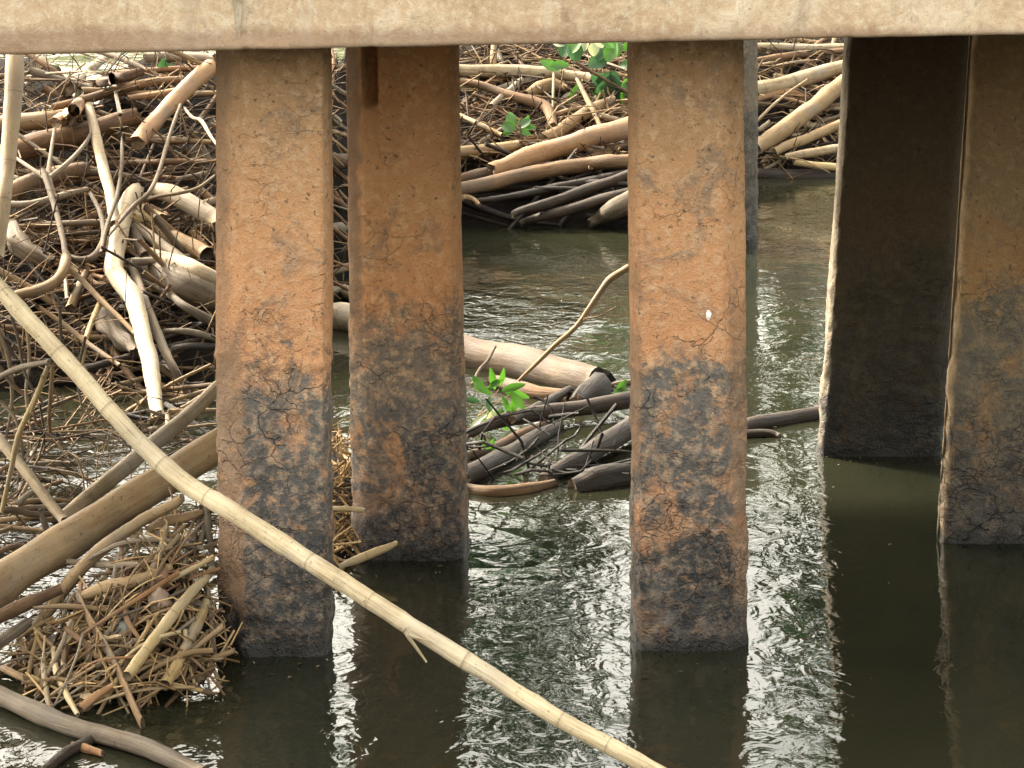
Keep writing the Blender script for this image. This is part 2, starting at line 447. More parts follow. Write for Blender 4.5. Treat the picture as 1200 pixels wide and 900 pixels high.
def base_line(x):
    """where the driftwood raft meets the water"""
    return 12.15 + 5.75 * smooth(-1.75, -.6, x) + 3.1 * smooth(1.0, 2.0, x) + .2 * nz(x * 1.6, 3.0)
def crest(x):
    c = 1.55 - .05 * smooth(-1.6, -.5, x) + .45 * smooth(1.0, 1.6, x)
    c -= .30 * math.exp(-((x + 2.66) / .12) ** 2) + .22 * math.exp(-((x - 2.72) / .25) ** 2)
    return c
def raft_z(x, y):
    t = y - base_line(x)
    c = crest(x) + .05 * nz(x * 2.4, y * 2.4, 7)
    if t < 0: return t * .8
    up = t * .45 + .10 * smooth(0, .08, t)
    if up <= c: return up
    tc = (c - .10) / .45
    return c - (t - tc) * .9
def mound_z(x, y):
    """small litter mound against the first pile"""
    cx = (x + 1.32) / .44; t = y - 7.42
    side = max(0.0, 1 - abs(cx) ** 2.6) * (.22 + .78 * smooth(-1.72, -1.12, x))
    z = t * .55 if t < .80 else .44 - (t - .80) * 1.7
    return z * (side if z > 0 else 1.0) - .02 + (-.3 * max(0, abs(cx) - 1))
def silt(x, y):
    b = .05 * nz(x * 4, y * 4, 1) + .03 * nz(x * 11, y * 11, 4)
    return max(-.35, raft_z(x, y) - .09 + b)
grid_sheet(-7, 7, 12, 27, 160, 150, silt, 'silt_bank', M['mud'])
grid_sheet(-2.0, -.85, 7.15, 9.1, 50, 60, lambda x, y: max(-.25, mound_z(x + .05 * (1 if x > -1.3 else 0), y) - .09 + .03 * nz(x * 14, y * 14, 2)), 'silt_mound', M['mud'])
def far(x, y):
    return -.6 + 4.5 * smooth(60, 75, y) + .7 * nz(x * .06, y * .09, 2)
grid_sheet(-200, 200, 55, 140, 60, 20, far, 'far_bank', M['bank'])

def in_litter(px, py):
    return py > 752 - (px - 35) * .80

def surf(px, py, off=0.0, fn=raft_z):
    """the point where a sight line meets the raft (or the water), off metres nearer"""
    d = 7.0 if fn is mound_z else 9.0
    dw = dwater(py)
    while d < dw:
        p = P(px, py, d)
        if p.z <= fn(p.x, p.y): break
        d += .03
    d = min(d, dw)
    if fn is mound_z: d = min(d, 8.25)
    return P(px, py, d - off)

# ------------------------------------------------------------------ beam, deck and piles
def make_beam():
    m = MB()
    zl = lambda x: 2.033 + (x + 1.66) * .0200          # underside, falling gently to one side
    prof = [(0.0, .80), (0.0, .012), (.002, .006), (.006, .002), (.012, 0.0), (.90, 0.0), (.90, .80)]
    # refine the front face
    pr = [(0.0, .80 - .774 * i / 60) for i in range(61)] + [(0.0, .018), (0.0, .012)] + prof[2:]
    nx = 330; n = len(pr)
    for i in range(nx + 1):
        x = -4.2 + 8.4 * i / nx
        for (dy, dz) in pr:
            w = 0.0
            if dy < .05:
                w = .006 * nz(x * 3, dz * 5, 1) + .004 * nz(x * 13, dz * 13, 5)
                for sx in (-.868, -.452, 1.1):
                    w += .008 * math.exp(-((x - sx) / .012) ** 2)
                w += .02 * max(0, nz(x * 7, dz * 9 + 8, 9) - .30) * smooth(.10, .03, dz)
                w += .010 * max(0, nz(x * 6, dz * 6 + 3, 4) - .33)
            m.v.append(Vector((x, 7.76 + dy + w, zl(x) + dz + (w * .35 if dz < .02 else 0))))
    for i in range(nx):
        for j in range(n - 1):
            a = i * n + j
            m.face((a, a + 1, a + n + 1, a + n), ((0, 0), (0, 1), (1, 1), (1, 0)))
    o = m.build('concrete_beam', [M['concrete']], origin=Vector((0, 7.76, 2.1)))
    tag(o, 'cream stained concrete beam running across the tops of all the piles', 'beam')
    # rust and lime runs are flat marks on the face
    r = MB()
    x0 = -.868
    outline = [(-.040, .30), (.006, .30), (.002, .22), (.006, .15), (.001, .07), (-.004, .035), (-.011, .08), (-.016, .13), (-.026, .18), (-.030, .25)]
    s = len(r.v)
    for dx, dz in outline: r.v.append(Vector((x0 - .014 + dx, 7.7545, zl(x0) + dz)))
    r.face(tuple(range(s, s + len(outline))), tuple((0, 0) for _ in outline))
    k = NT('lime_run'); kv = k.n('ShaderNodeTexCoord').outputs['Object']
    k.l(k.ramp(k.noise(kv, 30, 5, .7), [(.4, (.24, .18, .115)), (.62, (.40, .34, .25))]), k.b.inputs['Base Color'])
    k.b.inputs['Roughness'].default_value = .8
    r.build('lime_run', [k.m], o, origin=Vector((x0, 7.7545, 2.2)))
    return o
make_beam()
d_ = MB(); d_.box((-4.2, 8.72, 2.15), (4.2, 11.4, 2.78))
tag(d_.build('rear_concrete_beam', [M['concrete']], origin=Vector((0, 9.3, 2.2))), 'rear concrete beam carrying the deck behind the front beam', 'beam')
d_ = MB(); d_.box((-4.2, 7.62, 2.83), (4.2, 11.6, 3.1))
tag(d_.build('bridge_deck', [M['concrete']], origin=Vector((0, 8.9, 2.9))), 'concrete bridge deck slab lying on the beams above the piles', 'deck')

def pile(label, Lb, Rb, yb, Lt, Rt, yt, d, mat, chl, chr_, dtop=None, ztop=2.4, seed=0, slot=None, seam=.98, sk=0.0, deep=1.0, edge=0.5, leftmat=None, clean_or_lit_fn=None):
    """pile whose front face stands d metres away; pixel edges at the water and under the beam"""
    dt = dtop or d
    w = (Rb - Lb) * d / F
    cb = Vector(((Lb + Rb) / 2, yb, 0)); 
    xb = (cb.x - 600) * d / F
    zt = HC - (yt - YH) * dt / F
    xt = ((Lt + Rt) / 2 - 600) * dt / F
    lean = Vector(((xt - xb) / zt, (dt - d) / zt, 1.0))
    cl, cr = chl * w, chr_ * w
    dl, dr = max(cl, .06) , max(cr, .06)
    hw = w / 2
    D = w * deep
    poly = [(-hw + cl, 0), (hw - cr, 0), (hw, dr), (hw, D - dr), (hw - cr, D), (-hw + cl, D), (-hw, D - dl), (-hw, dl)]
    per = []
    for i in range(8):
        a = Vector(poly[i]); b = Vector(poly[(i + 1) % 8])
        nrm = Vector(((b - a).y, -(b - a).x)).normalized()
        n = max(1, int((b - a).length / (.0125 if i in (0, 1, 7) else .03)))
        for j in range(n):
            p = a.lerp(b, j / n)
            nn = nrm
            if j == 0:
                c = Vector(poly[i - 1]); n0 = Vector(((a - c).y, -(a - c).x)).normalized()
                nn = (nrm + n0).normalized()
            e = min(j, n - j) / n * (b - a).length
            per.append((p, nn, e))
    z0 = -.5
    nzr = int((ztop - z0) / .0135)
    m = MB()
    clean_or_lit = []
    np_ = len(per)
    for j in range(nzr + 1):
        z = z0 + (ztop - z0) * j / nzr
        zz = min(max(z, -.05), 3)
        for (p, nn, e) in per:
            q = Vector((p.x, p.y * 1.0, z))
            a = noise.fractal(Vector((q.x * 2.6 + seed, q.y * 2.6, q.z * 1.7)), 1.0, 2.0, 3)
            b = noise.fractal(Vector((q.x * 16 + seed * 3, q.y * 16, q.z * 13)), .8, 2.0, 4)
            disp = .005 * a + .0028 * b
            # scaling crust lower down: plates with lips
            k = smooth(1.15, .55, z)
            if k > 0:
                pl = noise.noise(Vector((q.x * 9 + seed, q.y * 9, q.z * 10 + .6 * a)))
                disp += k * (.0045 * smooth(-.02, .05, pl) + .003 * smooth(.22, .26, pl)) + k * .003 * b
            # tide seam
            sz = seam + .05 * noise.noise(Vector((q.x * 7 + seed, q.y * 7, 3)))
            disp += sk * (.005 * math.exp(-((z - sz) / .012) ** 2) - .003 * smooth(sz, sz - .02, z))
            # worn arrises
            if e < .03:
                g = noise.noise(Vector((seed * 5, q.x * 4, q.z * 5))) * .5 + .5 * noise.noise(Vector((q.x * 9, seed, q.z * 17)))
                disp -= edge * (.03 - e) * (.35 + .9 * max(0, g))
            if slot and slot[0] < p.x + hw < slot[1] and p.y < .08:
                disp -= .10 * smooth(slot[2], slot[2] + .05, z)
            m.v.append(Vector((p.x + nn.x * disp, p.y + nn.y * disp, 0)) + lean * z)
            clean_or_lit.append(clean_or_lit_fn((p.x + hw) / w + .05 * noise.noise(Vector((q.x * 20, seed, z * 14))), p.y, z + .25 * noise.noise(Vector((q.x * 12, seed, z * 6)))) if clean_or_lit_fn else 0.0)
    for j in range(nzr):
        for i in range(np_):
            i2 = (i + 1) % np_
            a = j * np_ + i; b = j * np_ + i2
            m.face((a, b, b + np_, a + np_), ((0, 0), (1, 0), (1, 1), (0, 1)))
    c = len(m.v); m.v.append(lean * ztop + Vector((0, D / 2, 0)))
    for i in range(np_):
        m.face((nzr * np_ + i, nzr * np_ + (i + 1) % np_, c), ((0, 0), (1, 0), (1, 1)))
    me = m.mesh('concrete_pile', [M[mat]])
    clean_or_lit.append(0.0)
    me.attributes.new('clean_or_lit', 'FLOAT', 'POINT').data.foreach_set('value', clean_or_lit)
    o = bpy.data.objects.new('concrete_pile', me)
    COL.objects.link(o)
    o.location = (xb, d, 0)
    tag(o, label, 'pile', 'piles carrying the beam')
    return o, xb, w

p1 = pile('broad orange and grey pile crossed in front by the long pale pole', 249, 387, 770, 247, 385, 62, dwater(770), 'pile_warm', .27, .05, deep=.6, seed=1.3, sk=1.0, edge=.25, clean_or_lit_fn=lambda u, y, z: .8 * smooth(.30, .24, u) * smooth(.12, .3, z) * smooth(1.3, .9, z) + .6 * smooth(.16, .1, u) * smooth(1.0, 1.3, z))
p2 = pile('brown pile with a narrow dark slit under the beam at its top', 412, 545, 657, 400, 538, 60, dwater(657), 'pile_dull', .16, .08, seed=5.1, slot=(.075, .125, 1.72), edge=.35, clean_or_lit_fn=lambda u, y, z: .9 * smooth(.14, .1, u) * smooth(.75, .95, z))
p3 = pile('brightest orange pile with one small white fleck above its dark foot', 743, 880, 763, 737, 877, 48, dwater(763), 'pile_warm', .06, .2, deep=.7, seed=9.7, seam=.945, sk=.8, edge=.25, clean_or_lit_fn=lambda u, y, z: .75 * smooth(.09, .05, u) * smooth(.45, .6, z) * smooth(1.3, 1.0, z) + .65 * smooth(.80, .86, u) * smooth(.1, .3, z) * smooth(1.2, .9, z))
p4 = pile('nearly black leaning pile with one pale ragged lit edge', 960, 1110, 535, 992, 1146, 42, dwater(535), 'pile_shade_dark', .035, .1, dtop=10.5, deep=.28, seed=13.9, edge=.6, clean_or_lit_fn=lambda u, y, z: smooth(.045, .02, u) * smooth(-.1, .2, z))
p5 = pile('leaning mottled brown and green pile cut off by the picture edge', 1101, 1246, 637, 1140, 1285, 38, dwater(637), 'pile_mossy', .03, .12, deep=.22, seed=17.2, edge=.7, clean_or_lit_fn=lambda u, y, z: .8 * smooth(.05, .025, u))
p6 = pile('distant pile mostly hidden behind the brightest orange pile, a ragged grey edge showing', 788, 890, 290, 788, 890, 46, dwater(290), 'pile_grey', .1, .16, ztop=1.75, seed=21.5, edge=1.1, seam=.6)
k = NT('white_paint_fleck'); k.b.inputs['Base Color'].default_value = (.82, .8, .74, 1); k.b.inputs['Roughness'].default_value = .6
fm = MB()
c0 = P(830, 369, dwater(763) - .015)
fm.tube([c0 + Vector((0, .0, -.016)), c0 + Vector((0, -.006, -.005)), c0 + Vector((.001, -.006, .006)), c0 + Vector((0, 0, .016))], [.003, .009, .010, .003], 7)
fm.build('white_fleck', [k.m, k.m], p3[0], origin=c0)

# ------------------------------------------------------------------ driftwood
def stick(name, label, cat, mat, pts, wpx, group=None, rough=.12, cap=1, seg=10, nodes=None, step=None, squash=1.0, twigs=None, endmat='cut', wob=.45):
    """pts: world points; wpx: widths in metres (list, interpolated)"""
    L = sum((pts[i + 1] - pts[i]).length for i in range(len(pts) - 1))
    rr = max(wpx) / 2
    st = step or max(.012, min(.06, rr * 1.5))
    st = max(st, L / 70)
    q, par = spline(pts, st)
    sd = random.uniform(0, 50)
    rad = []
    acc = 0.0
    for i, t in enumerate(par):
        x = t * (len(wpx) - 1); a = min(int(x), len(wpx) - 2)
        r = (wpx[a] + (wpx[a + 1] - wpx[a]) * (x - a)) / 2
        r *= 1 + .10 * nz(sd, t * L * 6, 3)
        if i: acc += (q[i] - q[i - 1]).length
        if nodes:
            ph = (acc / nodes) % 1.0
            r *= 1 + .07 * max(0, 1 - min(ph, 1 - ph) * nodes / (st * 1.0))
        rad.append(r)
    for i in range(1, len(q) - 1):
        q[i] = q[i] + Vector((nz(sd, par[i] * L * 3, 1), nz(sd, par[i] * L * 3, 9), nz(sd, par[i] * L * 3, 5))) * (rr * .55 * wob)
    m = MB()
    m.tube(q, rad, seg, rough, cap, sd, squash)
    low = min(q, key=lambda p: p.z)
    o = m.build(name, [M[mat], M[endmat]], origin=low.copy())
    tag(o, label, cat, group)
    for (tp, tw) in (twigs or []):
        tm = MB()
        qq, pp = spline(tp, .015)
        tm.tube(qq, [tw / 2 * (1 - .6 * t) for t in pp], 6, .15, 1, sd)
        tm.build('side_twig', [M[mat], M[endmat]], o, origin=tp[0].copy())
    return o

def px_stick(name, label, cat, mat, pp, d, w, fn=raft_z, **kw):
    """pp: pixels. d: (near depth .. ) list of depths along the pixels, or ('s', off0, off1): that far in front of the raft"""
    n = len(pp)
    pts = []
    kw.pop('litter', None)
    new = d[0] == 'n'
    if new: d = d[1:]
    for i, (x, y) in enumerate(pp):
        t = i / (n - 1)
        if d[0] == 's':
            lift = .13 if fn is raft_z and y < 445 and surf(x, y).z > .08 else 0.0
            pts.append(surf(x, y, d[1] + (d[2] - d[1]) * t + lift, fn))
        else:
            s = t * (len(d) - 1); a = min(int(s), len(d) - 2)
            pts.append((P if new else PS)(x, y, d[a] + (d[a + 1] - d[a]) * (s - a)))
    dm = sum(p.y for p in pts) / n
    ws = [x * dm / F for x in w]
    if 'twpx' in kw:
        tl = []
        for (tpp, td, tw) in kw.pop('twpx'):
            tp = [PS(x, y, td) for x, y in tpp]
            tl.append((tp, tw * tp[0].y / F))
        kw['twigs'] = tl
    return stick(name, label, cat, mat, pts, ws, **kw)

S = px_stick
# --- long pole and its neighbours close to the eye
S('driftwood_pole', 'long pale pole slanting in front of all the driftwood, down across the first pile', 'pole', 'pole',
  [(-14, 320), (0, 338), (60, 404), (128, 479), (205, 556), (262, 594), (340, 644), (400, 682), (480, 733), (560, 783), (640, 833), (720, 877), (800, 920)],
  [8.02, 7.2], [19, 20, 21, 21, 22, 22, 22, 21, 20, 20, 19, 18, 17], nodes=.24, seg=14, rough=.10, step=.03, wob=.5,
  twpx=[([(474, 738), (480, 748), (490, 762), (500, 776)], 7.40, 6), ([(478, 744), (490, 748), (500, 750)], 7.40, 5)])
S('driftwood_log', 'thick smooth brown log slanting behind the first pile, above the leaf litter', 'log', 'tan',
  [(-30, 706), (0, 685), (70, 640), (150, 588), (250, 522), (300, 490)], [7.98, 8.62], [46, 46, 44, 42, 40, 38], seg=18, rough=.07, step=.03)
S('driftwood_log', 'greyish thin log lying just above and behind the thick smooth brown log', 'log', 'pale',
  [(70, 612), (120, 570), (160, 535), (205, 500), (252, 457), (290, 425)], [8.75, 9.4], [20, 20, 19, 18, 17, 16], seg=12)
S('driftwood_stick', 'bleached straight stick ending on top of the thick brown log', 'stick', 'pale',
  [(-15, 498), (0, 515), (35, 560), (76, 612)], [8.9, 8.35], [12, 13, 13, 12], wob=.4)
S('bamboo_pole', 'upright overexposed cane rising to the beam at the picture edge', 'cane', 'pale',
  [(20, 40), (18, 80), (14, 140), (9, 195), (4, 235), (-4, 300)], ('n', 12.3, 11.7), [22, 22, 21, 19, 18, 17], nodes=.42, seg=12, rough=.06)
S('driftwood_twig', 'thin bent brown twig hanging from the long pale pole down to the bleached stick', 'twig', 'gold',
  [(57, 428), (40, 470), (22, 510), (12, 555), (2, 600)], [8.05, 8.5], [6, 7, 7, 6, 5], twpx=[([(50, 440), (42, 465), (35, 484)], 8.06, 4)])
S('driftwood_twig', 'short pale curved twig meeting the long pole at the picture edge', 'twig', 'grey',
  [(-12, 452), (0, 442), (25, 431), (57, 424)], [8.2, 7.98], [7, 7, 7, 6])
S('driftwood_twig', 'slim upright brown twig dangling behind the long pole over bright water', 'twig', 'tan',
  [(62, 428), (60, 460), (58, 490), (59, 508)], [8.15, 8.3], [5, 5, 5, 4])
S('driftwood_log', 'grey weathered log floating half sunk below the leaf litter', 'log', 'grey',
  [(-20, 808), (0, 816), (52, 838), (105, 857), (175, 880), (240, 908)], ('s', .09, .06), [21, 22, 23, 22, 21, 18], seg=14)
S('driftwood_stick', 'dark wet stub under the floating grey weathered log', 'stick', 'wet',
  [(50, 905), (75, 885), (100, 872), (130, 858)], ('s', .03, .03), [12, 13, 13, 11])
S('driftwood_stick', 'purplish brown stick under the thick smooth log near the picture edge', 'stick', 'brown',
  [(-15, 730), (15, 715), (45, 702), (72, 690)], [7.9, 8.0], [16, 16, 15, 13])
S('driftwood_stick', 'pale pinkish stub below the purplish brown stick', 'stick', 'grey',
  [(-12, 762), (10, 745), (34, 728)], [7.8, 7.95], [13, 14, 12])
for q, (pp, mt, ww) in enumerate([
  ([(-6, 380), (10, 420), (14, 470), (6, 520)], 'twig', 5), ([(8, 350), (22, 400), (30, 440), (52, 476)], 'twig', 4), ([(-5, 425), (15, 452), (34, 470), (44, 500)], 'brown', 5),
  ([(30, 372), (34, 420), (30, 460), (36, 505)], 'tan', 4), ([(-8, 560), (10, 545), (30, 548), (48, 562)], 'brown', 5), ([(20, 590), (40, 575), (58, 578)], 'grey', 7),
  ([(-5, 600), (14, 598), (40, 604), (70, 602)], 'brown', 8), ([(0, 470), (18, 492), (26, 530), (20, 566)], 'twig', 4), ([(70, 360), (72, 400), (84, 440)], 'twig', 4),
  ([(100, 395), (92, 440), (96, 480)], 'twig', 4), ([(14, 404), (40, 424), (70, 430), (104, 452)], 'brown', 5), ([(-6, 650), (20, 640), (46, 646)], 'brown', 7), ([(48, 596), (54, 618), (60, 640)], 'tan', 8)]):
    S('hanging_twig', 'thin bare twig in the sparse tangle along the picture edge', 'twig', mt, pp, ('n', random.uniform(9.2, 9.6), random.uniform(9.0, 9.5)) if pp[0][1] < 540 else ('n', 8.9, 8.9), [ww, ww, ww * .6], group='bare twigs along the picture edge', wob=.9)
S('wood_scrap', 'short orange-brown scrap of wood in the water under the grey weathered log', 'scrap', 'orange', [(84, 872), (100, 877), (120, 883)], ('s', .03, .03), [6, 10, 7], rough=.4)
# --- litter mound against the first pile
m = dict(fn=mound_z)
S('driftwood_stick', 'forked tan branch running under the thick brown log down the litter', 'branch', 'tan',
  [(214, 583), (190, 597), (166, 611), (118, 646), (88, 676), (60, 712), (34, 748)], ('s', .10, .10), [10, 12, 14, 16, 16, 15, 12], fn=mound_z, rough=.25,
  twpx=[([(160, 615), (182, 608), (205, 605), (230, 600)], 8.15, 9)])
S('cane_stalk', 'golden cane propped on the litter, its upper end against the first pile', 'cane', 'gold',
  [(249, 668), (228, 690), (209, 712), (178, 752), (149, 792)], ('s', .06, .12), [10, 12, 13, 13, 12], fn=mound_z, nodes=.1, seg=12, cap=2)
S('cane_stalk', 'golden cane with a hollow lower end, nearest the waterline of the first pile', 'cane', 'gold',
  [(242, 705), (231, 733), (217, 762), (204, 785), (193, 803)], ('s', .05, .10), [12, 13, 13, 13, 13], fn=mound_z, nodes=.1, seg=12, cap=2)
S('broken_plank', 'flat pale split slat leaning steeply down the litter', 'slat', 'tan',
  [(90, 700), (113, 742), (140, 788), (167, 848)], ('s', .09, .05), [17, 17, 17, 14], fn=mound_z, squash=.35, rough=.08)
for (lab, mat, pp, dd, ww) in [
  ('thin whitish reed standing beside the split slat', 'pale', [(90, 715), (82, 742), (76, 770), (73, 792)], ('s', .07, .06), [7, 8, 8, 6]),
  ('whitish upright reed nearest the picture edge in the litter', 'pale', [(53, 742), (51, 768), (53, 800), (58, 832)], ('s', .07, .06), [6, 7, 7, 6]),
  ('curved tan reed between the two whitish upright reeds', 'gold', [(63, 760), (66, 785), (76, 810), (91, 838)], ('s', .07, .06), [6, 8, 8, 6]),
  ('grey upright twig standing along the edge of the first pile', 'grey', [(240, 586), (243, 612), (247, 640), (248, 668)], ('s', .07, .06), [7, 8, 8, 7]),
  ('pale bent twig above the brownish stone in the litter', 'grey', [(236, 592), (230, 620), (218, 650), (213, 682)], ('s', .07, .06), [5, 6, 6, 5]),
  ('stout tan root crossing the litter beneath the grey splinter', 'tan', [(98, 699), (120, 690), (147, 684), (172, 676), (200, 664)], ('s', .07, .06), [15, 16, 15, 13, 9]),
  ('grey splinter lying level across the upper litter', 'grey', [(78, 658), (105, 661), (135, 663), (163, 662)], ('s', .07, .06), [5, 9, 9, 7]),
  ('pale slim stick slanting across the upper litter', 'pale', [(166, 619), (150, 640), (132, 662), (118, 682)], ('s', .07, .06), [7, 8, 8, 6]),
  ('short pale stick pointing up towards the long pole from the litter', 'pale', [(194, 618), (190, 640), (184, 656), (172, 676), (160, 684)], ('s', .07, .06), [7, 9, 9, 8, 6]),
  ('short grey stick crossing the split slat', 'grey', [(157, 751), (135, 766), (112, 782)], ('s', .07, .06), [6, 7, 6]),
  ('dull brown stick lying low at the edge of the litter', 'tan', [(-5, 778), (15, 788), (45, 802)], ('s', .07, .06), [9, 9, 8]),
  ('dark twig standing against the foot of the first pile', 'twig', [(244, 690), (247, 725), (253, 770)], ('s', .07, .06), [6, 6, 5]),
  ('pinkish forked stick lying at the bottom of the litter', 'orange', [(94, 830), (112, 816), (132, 804)], ('s', .07, .06), [11, 10, 7]),
  ('brown round-ended stick at the top of the litter by the first pile', 'tan', [(238, 600), (215, 607), (190, 612), (172, 622)], ('s', .07, .06), [9, 12, 13, 9]),
  ('thin yellow twig poking out between the first and second piles', 'gold', [(387, 596), (405, 596), (428, 598)], ('n', 8.75, 8.7), [5, 6, 5]),
  ('ochre stick floating at the foot of the pile with a slit', 'gold', [(398, 664), (420, 655), (445, 645), (466, 636)], ('n', 8.95, 9.0), [6, 10, 10, 6]),
]:
    S('driftwood_stick', lab, 'stick', mat, pp, dd, ww, rough=.2, fn=mound_z)

